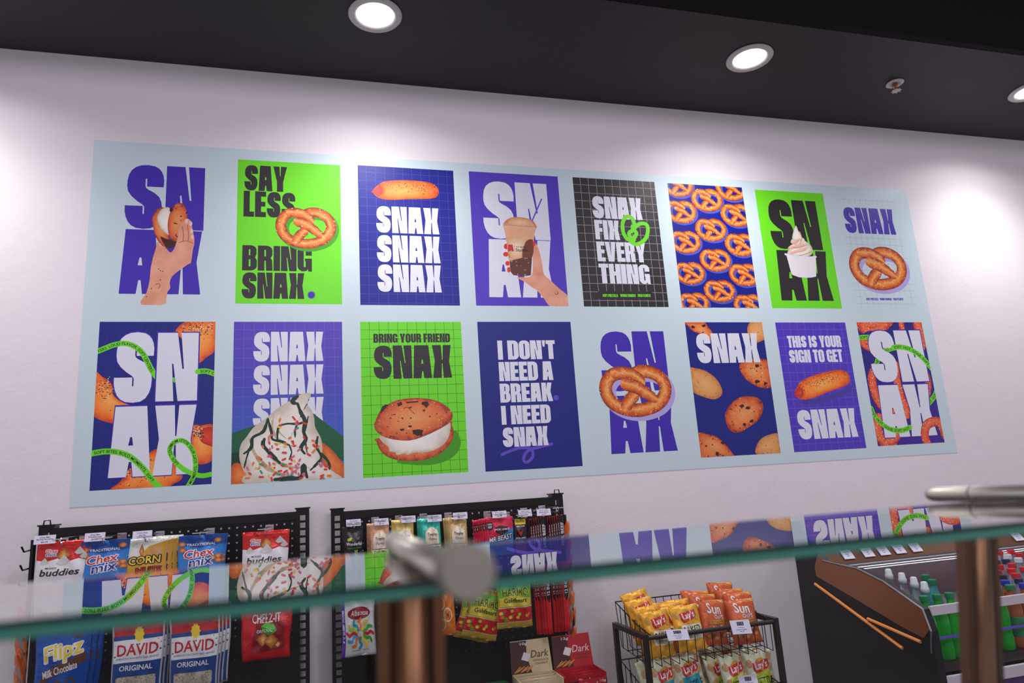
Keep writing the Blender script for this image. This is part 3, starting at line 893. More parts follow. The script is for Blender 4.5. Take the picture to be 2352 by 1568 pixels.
for l, w in (([(1850, 700), (1800, 740), (1840, 760)], 36), ([(1850, 760), (1880, 840), (1910, 900), (1900, 990), (1920, 1060), (1880, 1130), (1910, 1180)], 34),
             ([(1600, 890), (1570, 980), (1540, 1010), (1470, 1050), (1460, 1130), (1400, 1180)], 30), ([(1600, 890), (1630, 1000), (1640, 1060), (1720, 1080), (1780, 1110)], 24),
             ([(1680, 1060), (1690, 960), (1760, 930), (1860, 930), (1930, 900)], 20), ([(1570, 1060), (1560, 1110), (1620, 1180), (1700, 1260)], 36), ([(1850, 930), (1830, 980), (1830, 1040)], 18),
             ([(1940, 870), (1920, 960), (1910, 1030), (1930, 1170)], 16), ([(2020, 1040), (2010, 1120), (2050, 1210), (2010, 1270), (1960, 1320)], 24), ([(1660, 1400), (1780, 1390), (1880, 1380), (1900, 1280), (1930, 1380)], 40), ([(1780, 1230), (1800, 1170), (1780, 1110)], 14), ([(1450, 1120), (1420, 1220), (1400, 1300)], 16), ([(2050, 1180), (2110, 1250), (2120, 1310)], 26)):
    P.band(l, w, CHOC, 'sauce_print', [.7, 1, .8, 1, .6])
rnd = random.Random(4)
for i in range(95):
    t = rnd.random()
    y = 800 + 600 * math.sqrt(t)
    half = (y - 740) * .62 + 30
    x = 1820 - (y - 780) * .1 + rnd.uniform(-1, 1) * half * .9
    a = rnd.uniform(0, 3.14)
    L = rnd.uniform(6, 15)
    P.band([(x - L * math.cos(a), y - L * math.sin(a)), (x + L * math.cos(a), y + L * math.sin(a))], 17, SPR[rnd.choice([0, 0, 0, 1, 1, 2, 3, 3, 4])], 'sprinkle_print', n=2)

P = Poster(1, 2, 6, GREEN, 'green gridded poster with charcoal lettering above a large chocolate chip cookie sandwich')
P.grid(LINE_G, .0925, x0=.085, y0=.08, t=.0045)
P.text('BRING YOUR FRIEND', (232, 270), (936, 184), INKY)
P.text('SNAX', (236, 606), (944, 290), INKY)
P.blob([(965, 1080), (1020, 1130), (1038, 1200), (1000, 1290), (900, 1360), (760, 1395), (600, 1395), (450, 1360), (700, 1200)], GRSH, 'shadow_print')
P.blob([(270, 1150), (262, 1190), (300, 1270), (380, 1330), (520, 1360), (700, 1350), (850, 1290), (940, 1200), (975, 1110), (955, 1030), (930, 1000), (600, 1100)], COOKIE, 'cookie_print')
P.blob([(300, 1130), (310, 1180), (370, 1230), (380, 1270), (430, 1280), (450, 1305), (520, 1290), (550, 1305), (600, 1285), (740, 1275), (850, 1230), (915, 1160), (940, 1080), (930, 1000), (800, 1060), (500, 1130)], CREAM, 'cream_print')
P.blob([(240, 1030), (262, 960), (300, 890), (360, 840), (450, 800), (560, 782), (680, 780), (800, 800), (900, 850), (955, 910), (962, 960), (930, 1010), (850, 1060), (740, 1115), (600, 1165), (480, 1170), (350, 1145), (262, 1090)], COOKIE, 'cookie_print')
for l in ([(450, 830), (490, 812), (500, 840), (460, 860)], [(530, 815), (640, 806), (650, 818), (540, 828)], [(680, 815), (735, 810), (745, 840), (720, 872), (700, 850), (675, 838)], [(590, 1075), (650, 1068), (690, 1075), (680, 1120), (640, 1130), (598, 1110)], [(472, 1068), (510, 1058), (520, 1075), (490, 1085)], [(550, 1035), (580, 1030), (588, 1048), (560, 1050)], [(310, 860), (345, 838), (375, 840), (340, 880), (290, 930)], [(487, 962), (508, 960), (505, 980)]):
    P.poly(l, CHIP, 'chip_print')
P.band([(510, 875), (545, 865), (590, 905), (610, 925)], 8, vinyl('cookie_crack', (150, 90, 50)), 'cookie_print')

P = Poster(1, 3, 6, NAVY, 'plain navy poster with five lines of white words and a violet underline squiggle')
for l in ([(1420, 1300), (1500, 1265), (1580, 1240), (1660, 1238), (1695, 1260), (1705, 1310), (1680, 1350), (1640, 1372), (1618, 1350), (1630, 1300), (1665, 1262), (1710, 1245), (1790, 1225), (1878, 1203)],):
    P.band(l, 27, vinyl('squiggle_violet', (98, 78, 200)), 'squiggle')
P.text("I DON'T", (1384, 426), (1902, 246), WHITE)
P.text('NEED A', (1396, 624), (1880, 440), WHITE)
P.text('BREAK', (1406, 822), (1876, 636), WHITE)
P.text('I NEED', (1418, 1026), (1860, 838), WHITE)
P.text('SNAX', (1430, 1234), (1836, 1036), WHITE)
P.poly(star(1918, 776, 30), vinyl('squiggle_violet', (98, 78, 200)), 'starburst')

P = Poster(1, 4, 7, PALE, 'poster of stacked violet lettering behind one large glossy pretzel, on the pale backing')
P.text('SN', (160, 806), (775, 182), PURP)
P.text('AX', (243, 1446), (860, 830), PURP)
P.pretzel((146, 1078), (834, 522), SHV)

P = Poster(1, 5, 7, NAVY, 'navy poster with floating cookies under one white word')
P.grid(vinyl('grid_faint', (36, 46, 138)), .094, x0=.07, y0=.09)
P.blob([(1000, 80), (1180, 80), (1240, 140), (1285, 200), (1300, 250), (1285, 280), (1250, 260), (1160, 215), (1080, 180), (1030, 130)], COOKIE, 'cookie_print')
P.blob([(1640, 180), (1650, 120), (1690, 80), (1810, 75), (1830, 240), (1780, 285), (1730, 298), (1670, 260)], SUGAR, 'cookie_print')
P.blob([(1560, 560), (1575, 500), (1640, 460), (1760, 460), (1870, 510), (1890, 740), (1800, 765), (1700, 730), (1610, 660)], COOKIE, 'cookie_print')
P.blob([(1040, 565), (1110, 562), (1210, 590), (1310, 660), (1370, 750), (1382, 820), (1340, 870), (1270, 880), (1170, 850), (1090, 810), (1050, 700)], SUGAR, 'cookie_print')
P.blob([(1413, 1080), (1420, 1010), (1480, 920), (1570, 860), (1680, 852), (1760, 875), (1803, 940), (1795, 1020), (1740, 1110), (1640, 1180), (1560, 1222), (1490, 1220), (1440, 1170)], COOKIE, 'cookie_print')
P.blob([(1130, 1240), (1230, 1240), (1330, 1270), (1420, 1350), (1475, 1420), (1480, 1480), (1140, 1500)], COOKIE, 'cookie_print')
P.blob([(1730, 1440), (1735, 1360), (1780, 1290), (1860, 1248), (1970, 1245), (1990, 1440), (1850, 1460)], SUGAR, 'cookie_print')
for c in ((1080, 140), (1195, 125), (1740, 540), (1745, 700), (1825, 720), (1585, 950), (1690, 1105), (1610, 1140), (1645, 972), (1390, 1330), (1330, 1440)):
    rnd = random.Random(c[0])
    P.poly([(c[0] + rnd.uniform(14, 30) * math.cos(a), c[1] + rnd.uniform(10, 24) * math.sin(a)) for a in [k * 1.05 for k in range(6)]], CHIP, 'chip_print')
P.text('SNAX', (1136, 512), (1735, 202), WHITE)

P = Poster(1, 6, 8, VIOL, 'violet gridded poster with white words above and below a tilted sausage roll')
P.grid(LINE_V, .105, x0=.09, y0=.085, t=.0045)
P.text('THIS IS YOUR', (192, 372), (756, 240), WHITE)
P.text('SIGN TO GET', (210, 537), (770, 390), WHITE)
P.blob([(320, 960), (450, 940), (640, 890), (760, 840), (880, 790), (860, 850), (700, 930), (500, 985), (380, 990)], vinyl('shadow_violet', (72, 62, 160)), 'shadow_print')
roll(P, 548, 772, 640, 235, -0.30)
P.text('SNAX', (318, 1376), (906, 1030), WHITE)

P = Poster(1, 7, 8, NAVY, 'navy and purple poster with huge white letters, orange sugared rings and thin green ribbons')
g2 = picture('navy_to_purple', [(0, (26, 28, 122)), (.5, (34, 18, 132)), (1, (60, 14, 150))], 5, 0.0)
P.art.add('sheet_print', g2, [[(0, 0, 0, 0), (1, 0, 0, 0), (1, P.h, 1, 0)], [(0, 0, 0, 0), (1, P.h, 1, 0), (0, P.h, 1, 0)]])
P.blob([(930, 80), (1310, 80), (1290, 160), (1200, 210), (1080, 190), (1000, 215), (950, 160)], RINGS, 'ring_print')
P.blob([(970, 290), (1060, 280), (1120, 330), (1090, 410), (1000, 370)], RINGS, 'ring_print')
P.band([(1420, 80), (1440, 200), (1480, 290)], 60, RINGS, 'ring_print')
P.band([(1600, 80), (1620, 200), (1640, 340)], 110, RINGS, 'ring_print')
P.band([(1150, 580), (1105, 700), (1130, 850), (1200, 990), (1300, 1060)], 90, RINGS, 'ring_print')
P.band([(1360, 560), (1380, 740), (1420, 900), (1460, 1000), (1480, 1100)], 80, RINGS, 'ring_print')
P.band([(1640, 580), (1700, 680), (1715, 800), (1690, 930)], 75, RINGS, 'ring_print')
P.band([(1180, 1150), (1160, 1260), (1220, 1380), (1320, 1420)], 110, RINGS, 'ring_print')
P.band([(1270, 1400), (1350, 1370), (1390, 1300)], 80, RINGS, 'ring_print')
r = P.band([(965, 265), (1020, 258), (1090, 258)], 46, GREEN)
P.art.add('ribbon_words', INKY, along('SOFT. HOT', r, 26 * P.k(1000, 260), .01))
r = P.band([(1150, 560), (1170, 500), (1220, 425), (1300, 385), (1400, 368), (1500, 385), (1600, 440), (1680, 510), (1760, 610)], 46, GREEN)
P.art.add('ribbon_words', INKY, along('NE. SOFT. GO. GONE. SOFT. HOT. GONE. SOFT. HOT.', r, 25 * P.k(1450, 400), .01))
r = P.band([(1690, 1000), (1740, 960), (1790, 890), (1810, 830)], 46, GREEN)
P.art.add('ribbon_words', INKY, along('HOT. GONE', r, 25 * P.k(1750, 950), .01))
P.text('SN', (1128, 756), (1625, 178), PURP, .006, 'letter_outline')
P.text('SN', (1130, 753), (1622, 184), WHITE)
r = P.band([(1335, 372), (1400, 364), (1500, 382), (1600, 438), (1680, 510), (1762, 612)], 48, GREEN)
P.art.add('ribbon_words', INKY, along('SOFT. HOT. GONE. SOFT. HOT.', r, 26 * P.k(1500, 400), .01))
P.text('AX', (1244, 1358), (1716, 762), PURP, .006, 'letter_outline')
P.text('AX', (1246, 1355), (1712, 768), WHITE)
r = P.band([(1095, 1030), (1130, 1110), (1200, 1190), (1290, 1255), (1380, 1275), (1450, 1270), (1520, 1240)], 46, GREEN)
P.art.add('ribbon_words', INKY, along('SOFT. HOT. GONE. SOFT. HOT. GO', r, 25 * P.k(1300, 1240), .01))
P.band([(1720, 1440), (1680, 1330), (1700, 1220), (1780, 1180), (1850, 1200), (1900, 1330)], 84, RINGS, 'ring_print')
for P in Poster.made:
    P.art.build(P.root)

# ---------------------------------------------------------------- glass food guard in front of the eye
steel = mat('polished_steel', (232, 226, 212), 0.34, 0.85)
cap_m = mat('brushed_cap', (146, 142, 128), 0.55, 0.55)
brownish = mat('tube_warm_reflection', (142, 100, 70), 0.42, 0.75)  # warm reflections of the room put into the metal's base colour
groove = mat('tube_groove', (58, 38, 28), 0.5, 0.5)
glass = mat('clear_glass', (250, 255, 252), 0.0, 0, 0.5, trans=1.0, ior=1.52)
edge_g = mat('glass_edge_green', (0, 112, 92), 0.12, 0, 0.6, coat=0.6)
edge_d = mat('glass_edge_dark_green', (0, 50, 44), 0.15, 0, 0.5)
GT = 1.4329                                         # top face of the guard
gg = empty('glass_shelf', (1.1, -2.36, GT - 0.0072), 'clear glass shelf with a green front edge, mirroring the mural across the snack racks', 'glass shelf')
def rel(o, P):
    return [tuple(Vector(p) - Vector(o.location)) for p in P]
GX0, GX1, GY0, GY1 = 0.05, 2.3, -2.4525, -2.262
mb = MB().box(GX0 - 1.1, GY0 + .0016 + 2.36, 0, GX1 - 1.1, GY1 + 2.36, .0072)
mb.build('glass_pane', glass, gg)
MB().prism([(GY0 + 2.36, .0008), (GY0 + 2.3616, 0), (GY0 + 2.3616, .0040), (GY0 + 2.36, .0040)], 'x', GX0 - 1.1, GX1 - 1.1).build('front_edge', edge_g, gg)
MB().prism([(GY0 + 2.36, .0040), (GY0 + 2.3616, .0040), (GY0 + 2.3616, .0072), (GY0 + 2.36, .0064)], 'x', GX0 - 1.1, GX1 - 1.1).build('front_edge', edge_d, gg)
ctr = empty('service_counter', (1.1, -2.36, 0), 'dark service counter carrying the glass guard posts', 'counter')
MB().box(-1.4, -.14, 0.0, 1.4, .24, 1.0).build('body', mat('counter_body', (60, 44, 38), 0.5), ctr)
MB().box(-1.45, -.17, 1.0, 1.45, .27, 1.03).build('worktop', mat('counter_top', (54, 48, 46), 0.35), ctr)
def guard_post(x, y, label):
    h = GT - 0.0078 - 1.03
    lean = math.atan(.183)                           # the posts lean back under the glass
    r = empty('guard_post', (x, y + .183 * h, 1.03), label, 'post', 'metal posts under the glass shelf', (lean, 0, 0))
    h = h / math.cos(lean) - .002
    MB().lathe([(0.020, 0), (0.020, .006), (0.014, .010)], 24).build('base_flange', brownish, r, smooth=False)
    MB().tube([(0, 0, 0.005), (0, 0, h)], 0.0102, 24).build('column', brownish, r, smooth=True)
    for s in (-1, 1):
        MB().box(s * .0150 - .0030, -.005, 0.005, s * .0150 + .0030, .005, h).build('side_channel', brownish, r)
        MB().box(s * .0110 - .0016, -.003, 0.005, s * .0110 + .0016, .004, h).build('groove', groove, r)
guard_post(0.829, -2.365, 'metal post under the round capped steel bar, in front of the snack hooks')
guard_post(1.329, -2.268, 'metal post standing in front of the drinks cooler, under the glass shelf')
def clamp_bar(x, y0, y1, label, cap):
    r = empty('clamp_bar', (x, (y0 + y1) / 2, GT), label, 'bar', 'polished bars across the glass shelf')
    m = (y0 + y1) / 2
    R = .0067
    MB().tube([(0, y0 - m, R), (0, y1 - m - .012, R), (0, y1 - m - .005, R), (0, y1 - m, R)], [R, R, R * .96, R * .75], 28).build('bar', steel, r, smooth=True)
    MB().tube([(0, y1 - m - .048, R), (0, y1 - m - .046, R)], R * 1.03, 28).build('collar', cap_m, r, smooth=True)
    if cap:
        MB().tube([(0, y0 - m - .018, .0090), (0, y0 - m - .0172, .0090), (0, y0 - m - .001, .0090), (0, y0 - m + .003, .0085)], [.0090, .0097, .0097, .0075], 40).build('end_cap', cap_m, r, smooth=False)
clamp_bar(0.8305, -2.506, -2.255, 'polished steel bar ending in a blurred grey round cap, clamped over the glass shelf', True)
clamp_bar(1.333, -2.47, -2.221, 'polished steel bar lying on the glass shelf above the drinks cooler post', True)

pn = empty('front_glass', (1.1, -2.24, 1.03), 'clear upright glass pane hanging below the glass shelf behind the metal posts', 'glass pane')
_h = GT - .0085 - 1.03
MB().prism([(0, 0), (.005, 0), (.005 - .183 * _h, _h), (-.183 * _h, _h)], 'x', GX0 - 1.1, GX1 - 1.1).build('pane', glass, pn)

# ---------------------------------------------------------------- snack packages
NOISE = random.Random(11)
def wr(u, v, s):
    return (math.sin(u * 17 + s * 3.1 + 3 * math.sin(v * 9 + s)) + math.sin(v * 23 - u * 11 + s * 1.7) * .6 + math.sin(u * 41 + v * 13 + s) * .35) / 2
def bag_surface(w, h, th, style, seed):
    def f(u, v, lift=0.0, side=-1):
        e = max(0.0, math.sin(math.pi * min(max(u, 0), 1))) ** .55
        if style == 'pillow':
            b = max(0.0, math.sin(math.pi * min(max(v, 0), 1))) ** .5
            pinch = 1 - .07 * math.sin(math.pi * v)
        elif style == 'pouch':
            b = min(1.0, max(0.0, (v - .12) / .3)) * (1 - .15 * max(0, (v - .85) / .15)) * max(0.0, 1 - max(0, v - .93) / .09)
            pinch = 1.0 - .10 * v
        elif style == 'flat':
            b = .8
            pinch = 1.0
        else:                                        # 'gusset': narrow nut bag
            b = min(1.0, max(0.0, (v - .10) / .25))
            pinch = 1.0 - .03 * v
        y = side * (th * .5 * e * b + .0008) + side * th * .10 * wr(u, v, seed) * e
        y += .02 * w * math.sin(v * 3 + seed) * (v ** 2)
        return ((u - .5) * w * pinch + .012 * w * math.sin(v * 7 + seed), y + side * lift, -v * h + .006 * h * math.sin(u * 9 + seed) * (1 if style == 'pillow' else .4))
    return f
KINDS = {}
def bag(kind):
    return KINDS[kind]
class Bag:
    """A package kind: built once, then copied with all its parts."""
    def __init__(s, name, cat, w, h, th, style, body, art=None, seed=1, nu=15, nv=18):
        s.name, s.cat, s.w, s.h, s.th, s.style, s.body, s.art, s.seed, s.nu, s.nv = name, cat, w, h, th, style, body, art, seed, nu, nv
        s.proto = None
    def make(s, loc, label, group=None, rot=(0, 0, 0), scale=1.0):
        if s.proto is None:
            r = empty(s.name, loc, None, s.cat)
            f = bag_surface(s.w, s.h, s.th, s.style, s.seed)
            n, m = s.nu, s.nv
            V, F = [], []
            for side in (-1, 1):
                k = len(V)
                for j in range(m + 1):
                    for i in range(n + 1):
                        V.append(f(i / n, j / m, 0, side))
                for j in range(m):
                    for i in range(n):
                        q = (k + j * (n + 1) + i, k + j * (n + 1) + i + 1, k + (j + 1) * (n + 1) + i + 1, k + (j + 1) * (n + 1) + i)
                        F.append(q[::-1] if side < 0 else q)
            k = (n + 1) * (m + 1)
            rim = [i for i in range(n + 1)] + [j * (n + 1) + n for j in range(1, m + 1)] + [m * (n + 1) + i for i in range(n - 1, -1, -1)] + [j * (n + 1) for j in range(m - 1, 0, -1)]
            for a, b in zip(rim, rim[1:] + rim[:1]):
                F.append((a, b, b + k, a + k))
            mesh_obj('pouch', V, F, s.body, r, smooth=True)
            if s.art:
                def on(x, y, l):                     # on the facets of the pouch, not the ideal surface
                    i, j = min(int(x * n), n - 1), min(int(y * m), m - 1)
                    a, b = x * n - i, y * m - j
                    q = [Vector(V[jj * (n + 1) + ii]) for jj in (j, j + 1) for ii in (i, i + 1)]
                    r_ = q[0] * (1 - a) * (1 - b) + q[1] * a * (1 - b) + q[2] * (1 - a) * b + q[3] * a * b
                    return (r_.x, r_.y - l - .0007, r_.z)
                A = Art(on, (0.001, 0.001, .999, .999), .065, .00016)
                s.art(A)
                A.build(r)
            s.proto = r
        else:
            r = copy_tree(s.proto)
            for k in ('label', 'group'):
                if k in r:
                    del r[k]
        r.location = loc
        r.rotation_euler = rot
        r.scale = (scale, scale, scale)
        return tag(r, label, None, group)
def outlined(A, t, box, m_in, m_out, bold=.02, sh=0.0, rot=0.0, asp=1.0, o=.014, n1='lettering'):
    tr = sans(t, *box, .018, sh, rot, asp)
    for k in range(8):
        dx, dy = o * math.cos(k * math.pi / 4), o * math.sin(k * math.pi / 4) * .75
        A.add(n1, m_out, [[(p[0] + dx, p[1] + dy, p[2], p[3]) for p in q] for q in tr], layer=False)
    A.n += 1
    A.add(n1, m_in, tr)
def words(A, t, box, m, bold=.02, sh=0.0, rot=0.0, asp=1.0, n1='lettering'):
    A.add(n1, m, sans(t, *box, min(bold, .018), sh, rot, asp))
def shift(fn, d):
    def g(A):
        put = A.add
        A.add = lambda name, m, tris, **kw: put(name, m, [[(p[0], p[1] + d, p[2], p[3]) for p in t] for t in tris], **kw)
        fn(A)
        A.add = put
    return g
def squeeze(fn, k):
    """The same print set higher up on a taller pouch."""
    def g(A):
        put = A.add
        A.add = lambda name, m, tris, **kw: put(name, m, [[(p[0], p[1] * k, p[2], p[3]) for p in t] for t in tris], **kw)
        fn(A)
        A.add = put
    return g
K_ = ink('black', (28, 24, 26)); W_ = ink('white', (240, 238, 240)); R_ = ink('red', (204, 30, 38)); B_ = ink('blue', (28, 52, 150)); Y_ = ink('yellow', (246, 214, 50)); G_ = ink('green', (70, 170, 50)); BR_ = ink('brown', (104, 60, 34)); CR_ = ink('cream', (240, 228, 200)); OR_ = ink('orange', (232, 120, 40)); GR_ = ink('grey', (150, 148, 146)); DR_ = ink('dark_red', (140, 18, 28)); TE_ = ink('teal', (24, 150, 166)); LI_ = ink('lime', (190, 214, 50)); GO_ = ink('gold', (214, 160, 50)); NV_ = ink('navy', (30, 34, 96)); PU_ = ink('purple', (88, 40, 160)); SK_ = ink('sky', (60, 160, 220)); PK_ = ink('pink', (228, 40, 84)); TN_ = ink('tan', (206, 160, 104)); PALE_ = ink('pale_grey', (214, 212, 206))
SNACK = picture('snack_pieces', [(0, (238, 176, 90)), (.6, (214, 130, 56)), (1, (150, 80, 30))], 160, .4)
SEEDS = picture('sunflower_seeds', [(0, (70, 62, 54)), (.45, (170, 158, 138)), (.6, (206, 196, 176)), (1, (60, 54, 48))], 190, .75)
def a_muddy(A):
    A.poly('lower_print', W_, [(0, .40), (.2, .44), (.4, .37), (.6, .46), (.8, .40), (1, .44), (1, 1.8), (0, 1.8)])
    for x, y, r in ((.50, .26, .15), (.16, .42, .09), (.80, .22, .10), (.90, .32, .09), (.52, .40, .13)):
        A.add('snack_print', SNACK if y < .3 and x < .7 else PALE_, blob([(x - r, y + r * .5), (x, y - r * .8), (x + r, y + r * .4), (x + r * .3, y + r * .9), (x - r * .4, y + r * .9)]))
    outlined(A, 'Chex', (.17, .17, .38, .24), R_, W_); outlined(A, 'mix', (.18, .25, .37, .32), B_, W_)
    words(A, 'MUDDY', (.20, .56, .42, .60), K_)
    words(A, 'buddies', (.10, .60, .86, .75), K_, .03, .15)
def a_chex(A):
    A.poly('top_print', ink('deep_blue', (24, 74, 156)), [(0, 0), (1, 0), (1, .22), (.5, .30), (0, .22)])
    for x, y in ((.08, .20), (.10, .34), (.86, .14), (.90, .52), (.78, .56), (.92, .62)):
        A.add('snack_print', SNACK, blob(circ(x, y, .09, .06, 10)))
    words(A, 'TRADITIONAL', (.18, .19, .82, .25), W_, .01)
    outlined(A, 'Chex', (.14, .33, .80, .52), R_, W_, .04, .2, -.12, 1.35, .022)
    outlined(A, 'mix', (.24, .52, .80, .72), B_, W_, .05, .2, -.12, 1.35, .022)
def a_corn(A):
    A.poly('lower_print', GO_, [(0, .62), (.35, .46), (.55, .2), (1, .06), (1, 1.8), (0, 1.8)])
    A.add('snack_print', SNACK, blob([(.34, .3), (.4, .12), (.46, .3), (.42, .46)]))
    A.add('snack_print', TN_, blob(circ(.75, .35, .16, .14, 12)))
    outlined(A, 'CORN', (.10, .42, .88, .60), Y_, K_, .05, .1, -.05, 1.4, .03)
    outlined(A, 'NUTS', (.28, .68, .90, .82), R_, K_, .06, .1, -.05, 1.4, .02)
def a_flipz(A):
    for x, y in ((.70, .15), (.78, .20), (.2, .80), (.45, .85), (.70, .82), (.35, .95), (.62, .95), (.84, .92)):
        A.add('pretzel_print', BR_, stroke(circ(x, y, .075, .05, 16), .03))
    A.poly('band_print', BR_, [(.16, .66), (.94, .44), (.94, .56), (.16, .80)])
    outlined(A, 'Flipz', (.16, .30, .90, .56), Y_, W_, .05, .15, -.22, 1.35, .02)
    words(A, 'Milk Chocolate', (.16, .60, .80, .70), W_, .02, .1, -.24, 1.35)
def a_david(A):
    A.poly('red_print', DR_, rect(.04, .05, .97, .27))
    A.poly('red_print', ink('bright_red', (196, 34, 44)), rect(.04, .16, .97, .28))
    A.poly('blue_print', ink('seed_blue', (30, 70, 140)), rect(.03, .28, .97, .98))
    A.poly('white_print', W_, rect(.03, .33, .97, .60))
    A.poly('sun_print', Y_, star(.52, .27, .10, 10, .8))
    words(A, 'DAVID', (.10, .38, .90, .52), R_, .06)
    words(A, "AMERICA'S FAVORITE SEED BRAND", (.08, .54, .92, .565), B_, .0)
    words(A, 'ORIGINAL', (.16, .635, .82, .70), W_, .03)
    A.poly('seed_window', SEEDS, rr(.10, .77, .90, .93, .03))
def a_cheez(A):
    A.poly('dark_print', DR_, [(.30, .30), (.85, .30), (.90, .80), (.2, .86)])
    outlined(A, 'CHEEZ-IT', (.22, .14, .78, .31), W_, DR_, .05, 0, 0, 1, .012)
    A.add('splash_print', G_, blob([(.40, .36), (.5, .30), (.64, .34), (.72, .46), (.6, .56), (.44, .48)]))
    words(A, 'ORIGINAL', (.32, .42, .64, .48), W_, .02, 0, -.05)
    for x, y, r in ((.45, .60, .14), (.62, .64, .15), (.76, .72, .06)):
        A.add('cracker_print', SNACK, blob([(x - r, y), (x, y - r), (x + r, y), (x, y + r)]))
def a_pist(A):
    A.add('nut_print', SNACK, blob([(.05, .62), (.3, .6), (.42, .75), (.45, 1), (.04, 1)]))
    A.poly('leaf_print', LI_, [(.2, .28), (.45, .24), (.4, .32), (.22, .34)])
    words(A, 'Wonderful', (.16, .36, .94, .44), W_, .02)
    words(A, 'Roasted & Salted', (.20, .47, .90, .51), G_, .01)
    words(A, 'PISTACHIOS', (.34, .70, 1.0, .80), LI_, .02, 0, -1.57, 1.6)
def a_trophy(name, pic_m):
    def a(A):
        A.poly('label_print', CR_, arc(.52, .36, .36, .18, 180, 360, 10)[::1] + [(.88, .56), (.16, .56)])
        A.poly('label_line', K_, rect(.12, .555, .92, .565), )
        A.poly('name_band', CR_, rect(.10, .575, .94, .665))
        words(A, 'Trophy', (.28, .30, .78, .39), K_, .02, .1)
        words(A, 'Farms', (.34, .41, .74, .47), K_, .0, .1)
        words(A, name, (.18, .59, .86, .65), K_, .02)
        for x, y in ((.3, .76), (.45, .82), (.62, .75), (.76, .83), (.38, .9), (.6, .92)):
            A.add('nut_print', pic_m, blob(circ(x, y, .10, .045, 9)))
    return a
def a_jack(A):
    A.poly('blue_print', ink('beast_blue', (50, 140, 206)), [(0, .60), (.35, .52), (.7, .38), (1, .28), (1, 1), (0, 1)])
    A.poly('badge', ink('badge_dark', (60, 16, 24)), [(.30, .27), (.52, .21), (.78, .25), (.80, .37), (.56, .46), (.34, .39)])
    A.poly('corner_badge', K_, [(.02, .12), (.24, .12), (.24, .30), (.12, .34), (.02, .30)])
    words(A, '100%', (.05, .15, .21, .20), W_, .02); words(A, 'BEEF', (.06, .22, .20, .27), W_, .02)
    words(A, "JACK LINK'S", (.28, .29, .84, .35), W_, .03)
    outlined(A, 'MR BEAST', (.08, .47, .95, .60), W_, K_, .07, .15, -.14, 1.3, .02)
    A.poly('red_band', R_, [(.40, .70), (.84, .63), (.84, .70), (.40, .77)])
def a_teri(A):
    A.poly('yellow_label', Y_, rect(.12, .03, .90, .18))
    words(A, 'TERIYAKI', (.18, .07, .84, .14), K_, .03)
    words(A, '6 MEAT STICKS', (.2, .21, .82, .25), W_)
    A.poly('bull_print', R_, [(.25, .30), (.40, .36), (.50, .40), (.60, .36), (.75, .30), (.62, .44), (.50, .50), (.38, .44)])
    words(A, "JACK LINK'S", (.12, .53, .90, .59), W_, .02)
    A.poly('red_print', DR_, rect(.10, .72, .92, 1))
    words(A, 'BEEF', (.3, .65, .7, .70), W_, .03)
def a_stick(A):
    A.poly('black_print', K_, rect(0, .0, 1, .42))
    A.poly('black_print', K_, [(.1, .50), (1, .50), (1, .70), (.55, .74), (.1, .70)])
    words(A, '100% BEEF', (-2.2, .16, 3.2, .185), W_, .03, 0, -1.5708, 25.0)
    words(A, '12 INCH', (-1.3, .59, 2.3, .615), W_, .03, 0, -1.5708, 25.0)
def a_alb(A):
    A.poly('purple_strip', PU_, rect(0, 0, .10, 1))
    words(A, 'MINI GUMMI WORMS', (-.36, .47, .46, .51), W_, .02, 0, -1.5708, 1.5)
    A.poly('brand_oval', DR_, circ(.52, .28, .34, .105, 24))
    words(A, 'Albanese', (.28, .23, .80, .32), W_, .0, .2)
    cs = [R_, G_, Y_, TE_, OR_, SK_, R_, LI_, TE_, OR_, Y_, G_]
    for k in range(12):
        a = k * math.pi / 6
        A.add('worm_print', cs[k], stroke(smooth([(.54 + r * math.cos(a + q), .62 + r * .62 * math.sin(a + q)) for r, q in ((.12, 0), (.22, .12), (.32, -.1), (.40, .08))], False, 4), .055))
    words(A, 'net wt', (.3, .88, .8, .90), GR_)
def a_orange(A):
    for x, y, r in ((.3, .3, .2), (.6, .55, .22), (.3, .75, .2)):
        A.poly('fruit_print', CR_, circ(x, y, r, r * .7, 16)); A.poly('fruit_print', OR_, circ(x, y, r * .8, r * .56, 16)); A.poly('fruit_print', BR_, circ(x, y, r * .2, r * .14, 8))
def a_haribo(A):
    A.poly('green_print', ink('leaf_green', (96, 190, 60)), [(.05, .1), (.95, .1), (.95, .42), (.6, .52), (.05, .44)])
    A.poly('yellow_print', ink('sun_yellow', (224, 206, 60)), [(.05, .38), (.5, .34), (.95, .42), (.95, .56), (.05, .56)])
    outlined(A, 'HARIBO', (.14, .20, .90, .36), ink('deep_green', (14, 90, 50)), Y_, .08, 0, 0, 1, .01)
    words(A, 'Goldbears', (.16, .40, .84, .49), K_, .05)
    A.poly('red_print', R_, rect(.0, .60, 1, .86)); A.poly('gold_line', CR_, rect(.0, .575, 1, .585)); A.poly('gold_line', CR_, rect(0, .875, 1, .88))
    cs = [OR_, G_, Y_, R_, LI_, PK_]
    rnd = random.Random(8)
    for k in range(22):
        A.poly('gummy_print', cs[k % 6], circ(rnd.uniform(.06, .92), rnd.uniform(.63, .84), .05, .035, 8))
